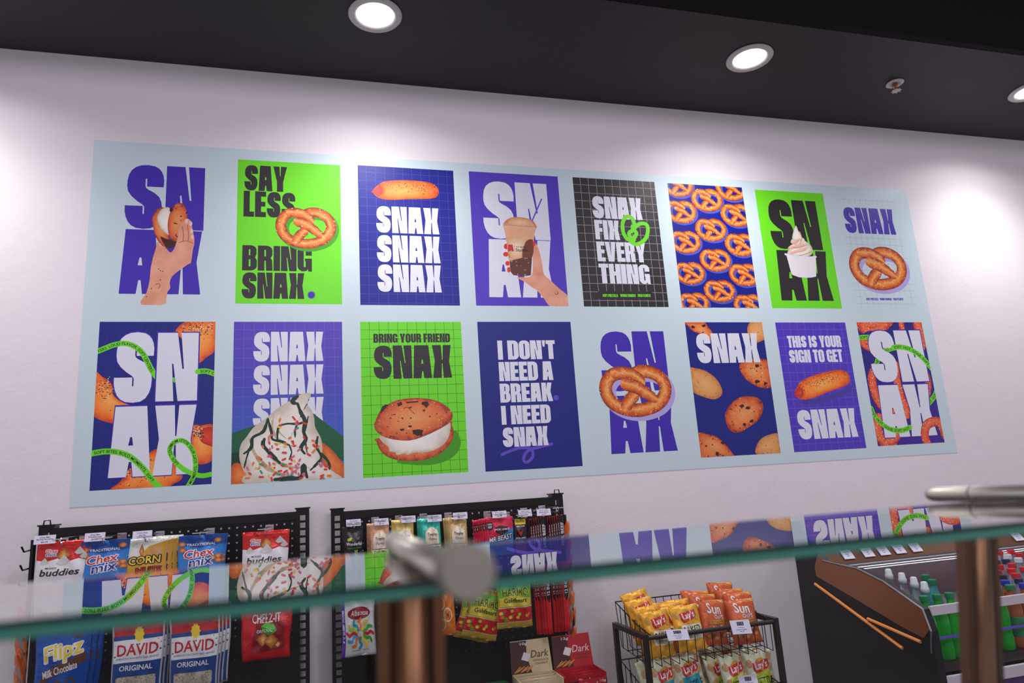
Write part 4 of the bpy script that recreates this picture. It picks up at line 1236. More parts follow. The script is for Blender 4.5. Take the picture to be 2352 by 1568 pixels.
def a_lays(sub, subm, txm, win):
    def a(A):
        for x, y in ((.14, .34), (.86, .22), (.16, .66), (.86, .66), (.84, .42)):
            A.add('chip_print', TN_ if win else GO_, blob(circ(x, y, .10, .09, 10)))
        A.poly('sun_print', GO_, circ(.52, .40, .22, .17, 24))
        A.poly('brand_ribbon', R_, [(.24, .33), (.80, .26), (.82, .40), (.74, .46), (.30, .54), (.24, .46)])
        words(A, "Lay's", (.30, .30, .76, .49), W_, .03, .1, -.14, 1.3)
        if win:
            A.poly('flavour_print', subm, [(.20, .54), (.82, .50), (.84, .82), (.5, .90), (.20, .84)])
        else:
            A.poly('flavour_print', subm, rr(.20, .58, .94, .90, .06))
        words(A, sub, (.24, .62, .86, .76), txm, .04, 0, -.04)
        words(A, 'NOT FRIED' if not win else '40% LESS FAT', (.38, .79, .76, .83), txm if not win else W_, .0)
    return a
def a_sun(A):
    A.poly('sun_print', ink('amber', (226, 160, 60)), [(.3, 0), (1, 0), (1, .2), (.7, .12), (.4, .12)])
    words(A, 'Sun', (.20, .18, .74, .42), W_, .06, 0, .06)
    words(A, 'CHIPS', (.42, .44, .80, .53), W_, .03, 0, .06)
    A.poly('grain_band', ink('amber', (226, 160, 60)), [(.22, .56), (.84, .54), (.84, .62), (.22, .64)])
    words(A, '100% WHOLE GRAIN', (.25, .57, .81, .61), BR_, .02)
    words(A, 'HARVEST', (.34, .68, .74, .73), W_, .02); words(A, 'CHEDDAR', (.34, .75, .74, .80), W_, .02)
    for x, y in ((.2, .9), (.45, .94), (.8, .88)):
        A.add('chip_print', SNACK, blob(circ(x, y, .12, .07, 10)))
def a_ripple(A):
    A.poly('lower_print', GR_, [(0, .5), (1, .42), (1, 1), (0, 1)])
P_ = 'snack pouch'
MUDDY = Bag('snack_pouch', P_, .146, .222, .022, 'pouch', foil('red', (214, 38, 34)), squeeze(a_muddy, .60), 1)
CHEX = Bag('snack_pouch', P_, .136, .215, .022, 'pouch', foil('blue', (52, 134, 216)), squeeze(a_chex, .60), 2)
CORN = Bag('snack_pouch', P_, .122, .210, .020, 'pouch', foil('silver_white', (228, 232, 222)), squeeze(a_corn, .60), 3)
FLIPZ = Bag('pretzel_pouch', P_, .150, .215, .024, 'pouch', foil('metallic_blue', (20, 84, 178), .14), a_flipz, 4)
DAVID = Bag('seed_pouch', P_, .148, .235, .020, 'pouch', foil('clear_film', (206, 206, 208), .12), a_david, 5)
CHEEZ = Bag('cracker_pouch', P_, .158, .162, .035, 'pouch', foil('cracker_red', (206, 22, 32), .28), a_cheez, 6)
PIST = Bag('nut_bag', 'nut bag', .064, .14, .018, 'gusset', foil('black', (26, 22, 30), .2), a_pist, 7)
TRAIL = Bag('nut_bag', 'nut bag', .064, .15, .018, 'gusset', foil('copper', (214, 160, 124), .2), a_trophy('Trail Mix', BR_), 8)
ALMOND = Bag('nut_bag', 'nut bag', .062, .15, .018, 'gusset', foil('gold', (214, 190, 104), .2), a_trophy('Almonds', TN_), 9)
CASHEW = Bag('nut_bag', 'nut bag', .066, .15, .018, 'gusset', foil('teal', (52, 190, 166), .2), a_trophy('Cashews', CR_), 10)
PEANUT = Bag('nut_bag', 'nut bag', .066, .15, .018, 'gusset', foil('beige_gold', (204, 172, 110), .2), a_trophy('Peanuts', TN_), 11)
JACK = Bag('jerky_bag', 'jerky bag', .098, .135, .010, 'gusset', foil('pink_red', (226, 36, 78), .3), a_jack, 12)
TERI = Bag('jerky_bag', 'jerky bag', .050, .125, .016, 'gusset', foil('black', (26, 22, 30), .2), a_teri, 13)
STICK = Bag('meat_stick', 'meat stick', .0185, .40, .009, 'flat', foil('stick_red', (224, 28, 32), .25), a_stick, 14, 4, 20)
ALB = Bag('gummy_bag', 'candy bag', .112, .185, .03, 'pillow', foil('clear_white', (226, 228, 226), .15), a_alb, 15)
FRUIT = Bag('candy_bag', 'candy bag', .075, .15, .03, 'pillow', foil('orange', (236, 130, 40), .2), a_orange, 16)
HARI = Bag('gummy_bag', 'candy bag', .128, .165, .03, 'pillow', foil('candy_gold', (206, 168, 58), .2), a_haribo, 17)
BAKED = Bag('chip_bag', 'chip bag', .112, .150, .040, 'pillow', foil('chip_yellow', (250, 178, 40), .35), shift(a_lays('BAKED', CR_, K_, False), -.15), 18)
SUN = Bag('chip_bag', 'chip bag', .112, .150, .040, 'pillow', foil('chip_orange', (214, 96, 44), .35), shift(a_sun, -.10), 19)
KETB = Bag('chip_bag', 'chip bag', .112, .160, .040, 'pillow', foil('chip_cream', (222, 224, 192), .4), shift(a_lays('KETTLE', TE_, NV_, True), -.08), 20)
KETG = Bag('chip_bag', 'chip bag', .112, .160, .040, 'pillow', foil('chip_cream', (222, 224, 192), .4), shift(a_lays('KETTLE', LI_, K_, True), -.08), 21)
RIPPLE = Bag('chip_bag', 'chip bag', .10, .15, .035, 'pillow', foil('chip_flame', (230, 110, 40), .3), a_ripple, 22)

# ---------------------------------------------------------------- pegboard racks
black_metal = mat('black_metal', (22, 20, 22), 0.42, 0.3, 0.5)
wire_m = mat('chrome_wire', (190, 188, 190), 0.25, 1.0)
tag_m = mat('tag_paper', (226, 222, 242), 0.5)
SHELF = .782
def pegboard(name, pl, pr, base_label, loop):
    """pl, pr: top corners on the board's face."""
    y = pl.y
    zt = (pl.z + pr.z) / 2
    w = pr.x - pl.x
    r = empty(name, ((pl.x + pr.x) / 2, y, 0), base_label, 'display rack', 'black pegboard racks under the mural')
    x0, x1 = -w / 2 + .045, w / 2 - .045
    V, F = [], []
    st = .0254
    nx, nz = int((x1 - x0) / st), 20
    gx = (x1 - x0) / nx
    rr_ = .0034
    z0 = zt - .028
    for i in range(nx):
        for j in range(nz):
            cx, cz = x0 + (i + .5) * gx, z0 - (j + .5) * st
            k = len(V)
            V += [(cx - gx / 2, 0, cz - st / 2), (cx + gx / 2, 0, cz - st / 2), (cx + gx / 2, 0, cz + st / 2), (cx - gx / 2, 0, cz + st / 2)]
            V += [(cx + rr_ * math.cos(a), 0, cz + rr_ * math.sin(a)) for a in [math.radians(225 + 45 * q) for q in range(8)]]
            F += [(k, k + 1, k + 6, k + 5, k + 4), (k + 1, k + 2, k + 8, k + 7, k + 6), (k + 2, k + 3, k + 10, k + 9, k + 8), (k + 3, k, k + 4, k + 11, k + 10)]
    mesh_obj('pegboard', V, F, black_metal, r)
    MB().box(x0, -.004, z0, x1, .006, zt).build('top_rail', black_metal, r)
    MB().box(x0, 0, .12, x1, .006, z0 - nz * st).build('lower_panel', black_metal, r)
    for s in (-1, 1):
        xa, xb = sorted((s * w / 2, s * (w / 2 - .045)))
        m = MB()
        m.box(xa, -.002, 0, xa + .013, .045, zt + .008).box(xb - .013, -.002, 0, xb, .045, zt + .008)
        z = zt + .008
        m.box(xa + .013, -.002, z - .022, xb - .013, .045, z)
        z -= .022
        while z > .6:
            m.box(xa + .013, 0, z - .026, xb - .013, .006, z - .018)
            z -= .026
        m.box(xa + .013, 0, 0, xb - .013, .006, z)
        upr = m.build('slotted_upright', black_metal, r)
        m = MB().box(xa - .004, -.006, zt + .008, xb + .004, .05, zt + .013)
        if s == loop:
            m.tube([(xa + .012, .0, zt + .012), (xa + .014, .0, zt + .026), (xb - .014, .0, zt + .026), (xb - .012, 0, zt + .012)], .0025, 6)
        m.build('upright_cap', black_metal, upr)
    dz = SHELF
    MB().box(-w / 2 + .01, -.40, dz - .03, w / 2 - .01, -.002, dz).build('shelf', black_metal, r)
    for s in (-1, 1):
        MB().prism([(-.36, dz - .032), (-.002, dz - .032), (-.002, dz - .20)], 'x', s * (w / 2 - .03) - .004, s * (w / 2 - .03) + .004).build('bracket', black_metal, r)
    MB().box(-w / 2, -.45, 0, w / 2, -.001, .115).build('base', black_metal, r)
    return r
YB = -0.085
YH = -0.275
L0, L1 = PY(90, 1207, YB), PY(710, 1180, YB)
R0, R1 = PY(760, 1174, YB), PY(1292, 1141, YB)
pegboard('pegboard_rack', L0, L1, 'black pegboard rack of snack pouches under the navy and violet posters at the mural end', -1)
pegboard('pegboard_rack', R0, R1, 'black pegboard rack of nut bags and jerky between the pouch rack and the chip stand', 1)
def hook_at(p, label, y0=YB):
    r = empty('peg_hook', (p.x, y0, p.z), label, 'hook', 'wire peg hooks on the pegboards')
    d = p.y - y0 - .02
    MB().tube([(-.012, -.002, -.006), (0, -.003, 0), (0, d, .0), (0, d - .006, .006)], .0022, 6).build('wire', wire_m, r)
    tw = MB().tube([(-.012, -.002, .018), (0, -.004, .018), (0, d - .01, .018), (0, d - .016, .010)], .0018, 6).build('tag_wire', wire_m, r)
    MB().box(-.014, -.004, -.012, .014, 0, .024).build('back_clip', wire_m, r)
    MB().box(-.022, d - .017, .0145, .022, d - .015, .0175).build('cross_wire', wire_m, tw)
TAGS = {}
def price_tag(u, v, y, lines, label, w=None, tilt=-.25, wpx=37):
    p = PY(u, v, y)
    w = wpx * mpp(p)
    h = w * .46
    key = tuple(lines)
    if key not in TAGS:
        r = empty('price_tag', p, label, 'price tag', 'price tags on the peg hooks')
        MB().box(-w / 2, -.0006, -h / 2, w / 2, .0006, h / 2).build('card', tag_m, r)
        A = Art(lambda a, b, l: (-w / 2 + a * w, -.0007 - l, h / 2 - b * h), (0, 0, 1, 1))
        n = len(lines)
        for i, t in enumerate(lines):
            ww = min(.86, .055 * len(t) + .05)
            yy = .16 + i * .24 + (.06 if i == n - 1 else 0)
            words(A, t, (.5 - ww / 2, yy, .5 + ww / 2, yy + .17), K_, .02)
        A.build(r)
        TAGS[key] = r
    else:
        r = copy_tree(TAGS[key])
        r.location = p
        tag(r, label)
    r.rotation_euler = (tilt, 0, NOISE.uniform(-.1, .1))
def hang(B, u, v, label, n=1, du=0.0, dv=0.0, back=None, dy=.021, y=YH, group=None, rz=0.0, ry=0.0, hook=None, gname=None):
    """n packages on one hook, the front one at pixel (u, v); the ones behind sit du, dv pixels over."""
    for i in range(n - 1, -1, -1):
        p = PY(u + du * i, v + dv * i, y + dy * i)
        lb = label if i == 0 else back
        o = B.make(p, lb, gname if n > 1 else group, (0, ry + NOISE.uniform(-.015, .015), rz + NOISE.uniform(-.06, .06)))
    if hook:
        p = PY(u, v, y)
        hook_at(Vector((p.x, p.y, p.z - B.h * .04)), hook)
G = 'pouches hanging on the racks'
hang(MUDDY, 148, 1242, 'front red and white snack pouch of the pair beside the light blue pouch', 2, 22, -1, 'red and white snack pouch half hidden behind the one at the rack end', hook='wire hook holding the two red and white pouches at the rack end', gname='red and white pouches at the rack end')
hang(CHEX, 243, 1240, 'light blue snack mix pouch between the red pouch and the gold corn pouch', 2, 10, -1, 'light blue snack mix pouch hidden behind another beside the red pouch', hook='wire hook holding blue pouches beside the corn pouches', gname='blue pouches beside the corn pouches')
hang(CORN, 338, 1236, 'white and gold corn snack pouch, the front one of its hook', 4, 12, -2, 'white and gold corn snack pouch queued behind the front corn pouch', hook='wire hook holding the white and gold corn pouches', gname='white and gold corn pouches')
hang(CHEX, 463, 1228, 'light blue snack mix pouch hanging alone with its twin, beside bare pegboard', 2, 8, -1, 'light blue snack mix pouch hidden behind its twin beside bare pegboard', hook='wire hook holding the blue pouches beside bare pegboard', gname='blue pouches beside bare pegboard')
hang(MUDDY, 610, 1219, 'red and white snack pouch hanging alone near the inner upright of the rack', 1, hook='wire hook above the lone red and white pouch near the upright', group=G, rz=.05)
hang(FLIPZ, 152, 1420, 'metallic blue chocolate pretzel pouch below the glass shelf', 3, 16, -2, 'metallic blue pouch behind the front chocolate pretzel pouch', hook='wire hook holding the metallic blue pretzel pouches', gname='metallic blue pretzel pouches', ry=.03)
hang(DAVID, 321, 1404, 'clear seed pouch with red white and blue bands beside the metallic blue pouch', 3, 9, -3, 'clear seed pouch behind the front one beside the metallic blue pouch', hook='wire hook holding the seed pouches beside the metallic blue ones', gname='seed pouches beside the metallic blue ones')
hang(DAVID, 449, 1398, 'clear seed pouch with red white and blue bands, closer to the red cracker pouch', 4, 9, -3, 'clear seed pouch queued behind the front one closer to the red cracker pouch', hook='wire hook holding the seed pouches closer to the cracker pouch', gname='seed pouches closer to the cracker pouch')
hang(CHEEZ, 612, 1390, 'bright red cracker pouch hanging alone in the lower row', 1, hook='wire hook above the bright red cracker pouch', group=G)
TX = ('Chex Mix', 'Muddy Buddies', '$5.49')
price_tag(103, 1239, -.305, TX, 'white price tag above the red and white pouch at the rack end', wpx=43)
price_tag(218, 1233, -.305, ('Chex Mix', 'Traditional', '$5.49'), 'white price tag above the light blue pouch beside the corn pouches', wpx=42)
price_tag(327, 1228, -.305, ('Corn Nuts', '$2.99'), 'white price tag above the white and gold corn pouches', wpx=40)
hang(PIST, 811, 1209, 'slim black nut bag with green print at the inner upright', 2, -4, 0, 'slim black nut bag behind the one at the inner upright', hook='wire hook holding the slim black nut bags', gname='slim black nut bags')
hang(TRAIL, 871, 1201, 'copper coloured trail mix bag, the front one of its hook', 3, -4, 0, 'copper coloured trail mix bag behind the front one', hook='wire hook holding the copper trail mix bags', gname='copper trail mix bags')
hang(ALMOND, 929, 1195, 'yellow gold almond bag behind the steel bar, the front one of its hook', 3, -5, -1, 'yellow gold almond bag queued behind the front one', hook='wire hook holding the yellow gold almond bags', gname='yellow gold almond bags')
hang(CASHEW, 989, 1192, 'teal green cashew bag, the front one of its hook', 3, -5, -1, 'teal green cashew bag queued behind the front one', hook='wire hook holding the teal cashew bags', gname='teal cashew bags')
hang(PEANUT, 1050, 1190, 'beige gold peanut bag beside the pink jerky bags, the front one of its hook', 3, -6, -1, 'beige gold peanut bag queued behind the front one', hook='wire hook holding the beige gold peanut bags', gname='beige gold peanut bags')
hang(JACK, 1146, 1187, 'pink and blue jerky bag, the front one of a thick stack', 7, -5.2, 1, 'pink and blue jerky bag in the stack behind the front one', dy=.0125, hook='wire hook holding the pink and blue jerky bags', gname='pink and blue jerky bags')
hang(TERI, 1193, 1189, 'black jerky stick bag with a yellow label beside the pink jerky bags', 1, hook='wire hook holding the black jerky stick bag', group=G)
for k in range(6):
    for u0, lb in ((1216, 'long red meat stick hanging beside the black jerky stick bag'), (1258, 'long red meat stick hanging at the rack corner')):
        i = 5 - k
        p = PY(u0 + 30 - i * 5.2, 1182 + i * 1.2 + (u0 < 1240) * 4, YH + .012 * i)
        STICK.make(p, lb, lb.replace('long red meat stick', 'long red meat sticks'), (0, NOISE.uniform(-.01, .02), .1))
hook_at(PY(1232, 1182, YH + .02), 'wire hook holding the meat sticks beside the jerky bag')
hook_at(PY(1276, 1176, YH + .02), 'wire hook holding the meat sticks at the rack corner')
hang(ALB, 822, 1368, 'white gummy worm bag with a purple side strip beside the metal post', 1, hook='wire hook holding the white gummy worm bag', group=G)
hang(Bag('gummy_bag', 'candy bag', .112, .185, .03, 'pillow', foil('bag_purple', (88, 44, 160), .2), None, 23), 905, 1378, 'purple candy bag mostly hidden behind the bronze post', 1, group=G)
hang(FRUIT, 1018, 1352, 'orange candy bag with fruit slices peeking out beside the bronze post', 1, group=G, hook='wire hook holding the orange candy bag')
hang(HARI, 1122, 1352, 'gold gummy bag tilted behind the upright gold gummy bag', 2, -16, 4, 'gold gummy bag at the back of the tilted pair', group=G, ry=.28, y=-.25, hook='wire hook holding the tilted gold gummy bags', gname='tilted gold gummy bags')
hang(HARI, 1178, 1326, 'gold, green and red gummy bag hanging straight beside the long red meat sticks', 1, group=G, y=-.285, hook='wire hook holding the straight gold gummy bag')
for u, v, t, lb in ((812, 1200, ('Wonderful', 'Roasted & Salted', 'Pistachios $2.99'), 'price tag above the slim black nut bags'), (876, 1198, ('Trophy Farms', 'Trail Mix', '$2.99'), 'price tag above the copper trail mix bags'),
                    (938, 1192, ('Trophy Farms', 'All Natural Almonds', '$2.99'), 'price tag above the yellow gold almond bags'), (998, 1190, ('Trophy Farms', 'All Natural Cashews', '$2.99'), 'price tag above the teal cashew bags'),
                    (1057, 1184, ('Trophy Farms', 'All Natural Peanuts', '$2.59'), 'price tag above the beige gold peanut bags'), (1147, 1181, ('Jack Links', 'Original Beef Jerky', '$6.79'), 'price tag above the pink and blue jerky bags'),
                    (1206, 1178, ('Jack Links', 'Teriyaki Beef Sticks', '$1.79'), 'price tag above the black jerky stick bag'), (1249, 1176, ('Jack Links', 'Beef Sticks', '$2.29'), 'price tag above the meat sticks at the rack corner')):
    price_tag(u, v, -.305, t, lb, wpx=33)
# bags hung on the outer sides of the racks, seen edge-on
for k in range(7):
    v = 1395 + k * 34
    p = PY(44 - k * 1.5, v, -.20 + .012 * (k % 3))
    RIPPLE.make(p, 'orange and grey chip bag seen edge-on at the outer side of the pouch rack', 'edge-on chip bags on the pouch rack side', (.25, 0, math.radians(-72 + 6 * (k % 3))), .62)
for k in range(7):
    v = 1196 + k * 40
    p = PY(1304 + k * 2.6, v, -.18 + .012 * (k % 3))
    RIPPLE.make(p, 'orange and grey chip bag seen edge-on beside the meat sticks', 'edge-on chip bags on the jerky rack side', (.22, 0, math.radians(66 - 5 * (k % 3))), .62)
clip = empty('clip_strip', PY(1297, 1200, -.16), 'black clip strip carrying the edge-on chip bags beside the meat sticks', 'clip strip', 'clip strips on the rack sides')
MB().box(-.004, -.012, -.46, .004, .012, .03).build('strip', black_metal, clip)
clip = empty('clip_strip', PY(76, 1262, -.16), 'black clip strip with hooks on the outer side of the pouch rack', 'clip strip', 'clip strips on the rack sides')
m = MB().box(-.004, -.012, -.46, .004, .012, .03)
m.build('strip', black_metal, clip)
for z in (-.0, -.055, -.11):
    MB().tube([(-.003, -.004, z), (-.018, -.02, z - .004), (-.022, -.03, z + .012)], .003, 6).build('clip_hook', black_metal, clip)

# ---------------------------------------------------------------- snack bar boxes on the rack shelf
def bar_box(u, v, y, w, d, h, zc, lid_h, cs, words_, label, blabel, bars, skew=0.0):
    p = PY(u, v, y)
    r = empty('snack_bar_box', (p.x, y, SHELF), label, 'snack box', 'open boxes of snack bars on the shelf', (0, 0, skew))
    base, side, lidc = cs
    t = .0025
    m = MB().box(-w / 2, 0, 0, w / 2, d, t).box(-w / 2, 0, 0, w / 2, t, h * .72).box(-w / 2, d - t, 0, w / 2, d, h).box(-w / 2, 0, 0, -w / 2 + t, d, h).box(w / 2 - t, 0, 0, w / 2, d, h)
    m.build('tray', base, r)
    f = lambda a, b, l: (-w / 2 + a * w, -.0003 - l, h * .72 - b * h * .72)
    A = Art(f, (0, 0, 1, 1))
    A.poly('front_print', side, [(0, 0), (.32, 0), (.26, 1), (0, 1)])
    A.poly('front_logo', W_, [(.26, .2), (.38, .3), (.30, .8), (.20, .7)])
    words(A, words_[0], (.42, .22, .82, .72), K_ if words_[3] else W_, .0, .2)
    words(A, words_[2], (.84, .12, .97, .34), K_ if words_[3] else W_, .04)
    A.build(r)
    if lid_h:
        m = MB().add([(-w / 2, d, h), (w / 2, d, h), (w / 2 - .004, d + .018, h + lid_h), (-w / 2 + .004, d + .018, h + lid_h), (-w / 2, d + .002, h), (w / 2, d + .002, h), (w / 2 - .004, d + .02, h + lid_h), (-w / 2 + .004, d + .02, h + lid_h)], [(0, 1, 2, 3), (7, 6, 5, 4), (0, 4, 5, 1), (1, 5, 6, 2), (2, 6, 7, 3), (3, 7, 4, 0)])
        m.build('header_card', lidc, r)
        f2 = lambda a, b, l: (-w / 2 + a * w, d + .018 * (1 - b) - .0004 - l, h + lid_h - b * lid_h)
        A = Art(f2, (0, 0, 1, 1))
        A.poly('header_print', side, [(.02, .02), (.42, .02), (.40, .5), (.5, 1), (0, 1)])
        A.poly('header_logo', W_, [(.34, .36), (.50, .44), (.42, .66), (.26, .58)])
        words(A, words_[2], (.26, .06, .44, .17), W_, .05)
        words(A, words_[0], (.50, .34, .94, .56), K_ if words_[3] else W_, .0, .2)
        words(A, 'CHOCOLATE', (.54, .62, .92, .68), BR_, .02)
        words(A, words_[1], (.58, .72, .90, .78), BR_, .02)
        for k in range(7):
            A.add('bar_print', SNACK, stroke([(.08 + .05 * k, .96 - .02 * (k % 3)), (.22 + .05 * k, .80 + .03 * (k % 2))], .035))
        A.build(r)
    bm, nb, bw = bars
    for k in range(nb):
        b = empty('snack_bar', (p.x, y + .012 + k * (d - .02) / nb, SHELF + h * .58), blabel, 'snack bar', blabel + ' row', (.35, 0, skew))
        f3 = bag_surface(w * .90, .05, .016, 'pillow', 30 + k)
        V, F = [], []
        for side_ in (-1, 1):
            q = len(V)
            for j in range(5):
                for i in range(9):
                    V.append(tuple(Vector(f3(i / 8, j / 4, 0, side_)) + Vector((0, .012, .022))))
            for j in range(4):
                for i in range(8):
                    c = (q + j * 9 + i, q + j * 9 + i + 1, q + (j + 1) * 9 + i + 1, q + (j + 1) * 9 + i)
                    F.append(c[::-1] if side_ < 0 else c)
        mesh_obj('wrapper', V, F, bm, b, smooth=True)
        A = Art(lambda a, c, l: tuple(Vector(f3(a, c, l + .0006)) + Vector((0, .012, .022))), (0, 0, 1, 1), .12, .00006)
        words(A, bw, (.3, .25, .7, .7), W_ if not words_[3] else K_, .02, .2)
        A.build(b)
cardw = mat('box_white', (224, 218, 208), .5)
boxg = mat('box_green', (26, 104, 62), .4)
boxc = mat('box_cream', (222, 204, 160), .45)
boxr = mat('box_red', (196, 26, 44), .4)
brown = ink('box_brown', (76, 36, 30))
bar_box(1055, 1556, -.34, .125, .10, .05, 0, 0, (cardw, NV_, cardw), ('bar', 'BAR', '8', True), 'low white tray of blue wrapped bars beside the metal post', 'blue wrapped bar in the white tray', (foil('wrap_blue', (40, 60, 170)), 3, 'bar'))
bar_box(1136, 1556, -.34, .125, .11, .05, 0, 0, (boxg, ink('box_dark_green', (14, 70, 44)), boxg), ('nature', 'BAR', '12', False), 'low green tray of green wrapped snack bars', 'green wrapped bar in the green tray', (foil('wrap_green', (30, 130, 70)), 3, 'crunchy'))
bar_box(1246, 1562, -.34, .150, .12, .06, 0, .105, (boxc, brown, boxc), ('Dark', 'COCONUT', '10g', True), 'cream and brown open box of coconut bars with an upright header card', 'cream wrapped bar in the coconut box', (foil('wrap_cream', (228, 212, 178)), 3, 'Dark'))
bar_box(1345, 1542, -.34, .150, .12, .06, 0, .105, (boxr, brown, boxr), ('Dark', 'PRETZEL', '12g', False), 'red and brown open box of pretzel bars with an upright header card', 'red wrapped bar in the pretzel box', (foil('wrap_red', (200, 30, 50)), 3, 'Dark'))

# ---------------------------------------------------------------- wire chip stand
YF, YK = -.455, -.20
fl, fr = PY(1482, 1466, YF), PY(1779, 1420, YF)
X0, X1 = fl.x, fr.x
ZT = (fl.z + fr.z) / 2
dark_tube = mat('dark_tube', (44, 38, 38), 0.4, 0.4)
st = empty('chip_stand', ((X0 + X1) / 2, (YF + YK) / 2, 0), 'dark metal two tier wire stand of chip bags against the white wall', 'display stand')
def sr(x, y, z):
    return (x - (X0 + X1) / 2, y - (YF + YK) / 2, z)
Q = .0085
for x in (X0, X1):
    for y in (YF, YK):
        a = sr(x, y, 0)
        MB().box(a[0] - Q, a[1] - Q, 0, a[0] + Q, a[1] + Q, ZT + Q).build('post', dark_tube, st)
    for z in (ZT, ZT - .31):
        a, b = sr(x, YF, z), sr(x, YK, z)
        MB().box(a[0] - Q, a[1] + Q, z - Q, a[0] + Q, b[1] - Q, z + Q).build('side_rail', dark_tube, st)
for z in (ZT, ZT - .205):
    a, b = sr(X0, YF, z - .004), sr(X1, YF, z - .004)
    MB().tube([a, b], .0075, 10).build('front_rail', dark_tube, st)
    m = MB()
    zb = z - .10
    bk, zr = YK + .03, z + .075
    for k in range(15):
        x = X0 + .02 + (X1 - X0 - .04) * k / 14
        m.tube([sr(x, YF + .004, z + .004), sr(x, YF + .006, zb), sr(x, bk - .03, zb + .02), sr(x, bk, zr)], .0016, 5)
    for x in (X0 + .02, X1 - .02):
        m.tube([sr(x, YF + .004, z + .004), sr(x, YF + .10, z + .02), sr(x, bk, zr)], .0022, 6)
        for k in range(1, 7):
            t = k / 7
            yy = YF + (bk - YF) * t
            m.tube([sr(x, yy, zb + .02 * t), sr(x, yy, z + .004 + (zr - z) * t)], .0016, 5)
    m.tube([sr(X0 + .02, bk, zr), sr(X1 - .02, bk, zr)], .0024, 6)
    for t in (.25, .5, .75):
        yy = YF + (bk - YF) * t
        m.tube([sr(X0 + .02, yy, zb + .02 * t), sr(X1 - .02, yy, zb + .02 * t)], .0016, 5)
    m.build('wire_basket', black_metal, st)
def chips(B, u, v, y, lb, g, rz=0.0, ry=0.0, lean=-.22, sc=1.0):
    B.make(PY(u, v, y), lb, g, (lean + NOISE.uniform(-.05, .05), ry, rz), sc)
gb, gs, gk, gg_ = 'yellow baked chip bags in the upper basket', 'orange chip bags in the upper basket', 'teal panelled chip bags in the lower basket', 'lime panelled chip bags in the lower basket'
for u, v, y, rz, ry in ((1453, 1358, -.245, .1, -.16), (1464, 1374, -.29, .1, -.10), (1484, 1391, -.335, .1, -.06)):
    chips(BAKED, u, v, y, 'yellow baked chip bag stacked behind the front yellow bag at the stand corner', gb, rz, ry)
for u, v, y, rz, ry in ((1552, 1376, -.27, -.1, -.05), (1520, 1384, -.30, -.2, .05), (1538, 1392, -.335, 0, -.03)):
    chips(BAKED, u, v, y, 'yellow baked chip bag behind the front yellow bag beside the orange bags', gb, rz, ry)
chips(BAKED, 1500, 1402, -.385, 'front yellow baked chip bag at the corner of the stand', gb, .12, -.03)
chips(BAKED, 1566, 1390, -.385, 'front yellow baked chip bag beside the orange chip bags', gb, -.02, -.05)
for u, v, y, rz, ry in ((1593, 1356, -.255, -.1, .08), (1609, 1364, -.30, 0, .08)):
    chips(SUN, u, v, y, 'orange chip bag behind the front orange bag beside the yellow bags', gs, rz, ry)
for u, v, y, rz, ry in ((1650, 1337, -.235, 0, .06), (1672, 1352, -.28, -.1, .03), (1690, 1360, -.325, -.15, .0)):
    chips(SUN, u, v, y, 'orange chip bag behind the front orange bag at the cooler side', gs, rz, ry)
chips(SUN, 1630, 1377, -.375, 'front orange chip bag beside the yellow chip bags', gs, .15, .10)
chips(SUN, 1694, 1376, -.375, 'front orange chip bag at the cooler side of the stand', gs, -.1, -.02)
for u, v, y, rz, ry in ((1470, 1515, -.36, .8, .0), (1500, 1504, -.27, .3, .1)):
    chips(KETB, u, v, y, 'cream chip bag turned sideways at the corner of the lower basket', gk, rz, ry)
chips(KETB, 1515, 1512, -.39, 'cream chip bag with a teal panel partly behind the front post of the stand', gk, .1, .05)
chips(KETB, 1568, 1500, -.385, 'cream chip bag with a teal panel, in the middle of the lower basket', gk, -.05, -.08)
for u, v, y, rz, ry in ((1620, 1484, -.26, .1, .0), (1662, 1472, -.24, -.1, .1), (1705, 1486, -.27, .0, -.05), (1632, 1500, -.32, .4, .0)):
    chips(KETG, u, v, y, 'cream chip bag behind the two lime panelled bags', gg_, rz, ry)
chips(KETG, 1674, 1500, -.385, 'cream chip bag with a lime panel beside the lower price card', gg_, .12, .02)
chips(KETG, 1734, 1492, -.375, 'cream chip bag with a lime panel at the cooler side of the lower basket', gg_, -.12, .0)
def price_card(u, v, y, w, h, lines, label, rot, group, store='SNAX'):
    p = PY(u, v, y)
    r = empty('price_card', p, label, 'price card', group, rot)
    MB().box(-w / 2, -.0008, -h / 2, w / 2, .0008, h / 2).build('card', tag_m, r)
    A = Art(lambda a, b, l: (-w / 2 + a * w, -.0009 - l, h / 2 - b * h), (0, 0, 1, 1))
    A.add('lettering', K_, heavy(store, .32, .12, .68, .40))
    for i, t in enumerate(lines):
        ww = min(.7, .035 * len(t) + .04)
        words(A, t, (.5 - ww / 2, .50 + .14 * i, .5 + ww / 2, .58 + .14 * i), B_ if i < len(lines) - 1 else K_, .02)
    A.build(r)
gc = 'shop price cards on the chip stand'
price_card(1556, 1457, YF - .012, .080, .036, ("Lay's Baked", 'Original', '$1.49'), 'white price card clipped to the upper rail below the yellow chip bags', (-.5, .06, 0), gc)
price_card(1701, 1439, YF - .012, .076, .046, ('SunChips', 'Harvest Cheddar', '$1.49'), 'white price card clipped to the upper rail below the orange chip bags', (-.4, .06, 0), gc)
price_card(1719, 1566, YF - .012, .072, .046, ("Lay's Kettle", 'Original', '$1.49'), 'white price card clipped to the lower rail at the bottom of the photo', (-.4, .06, 0), gc)

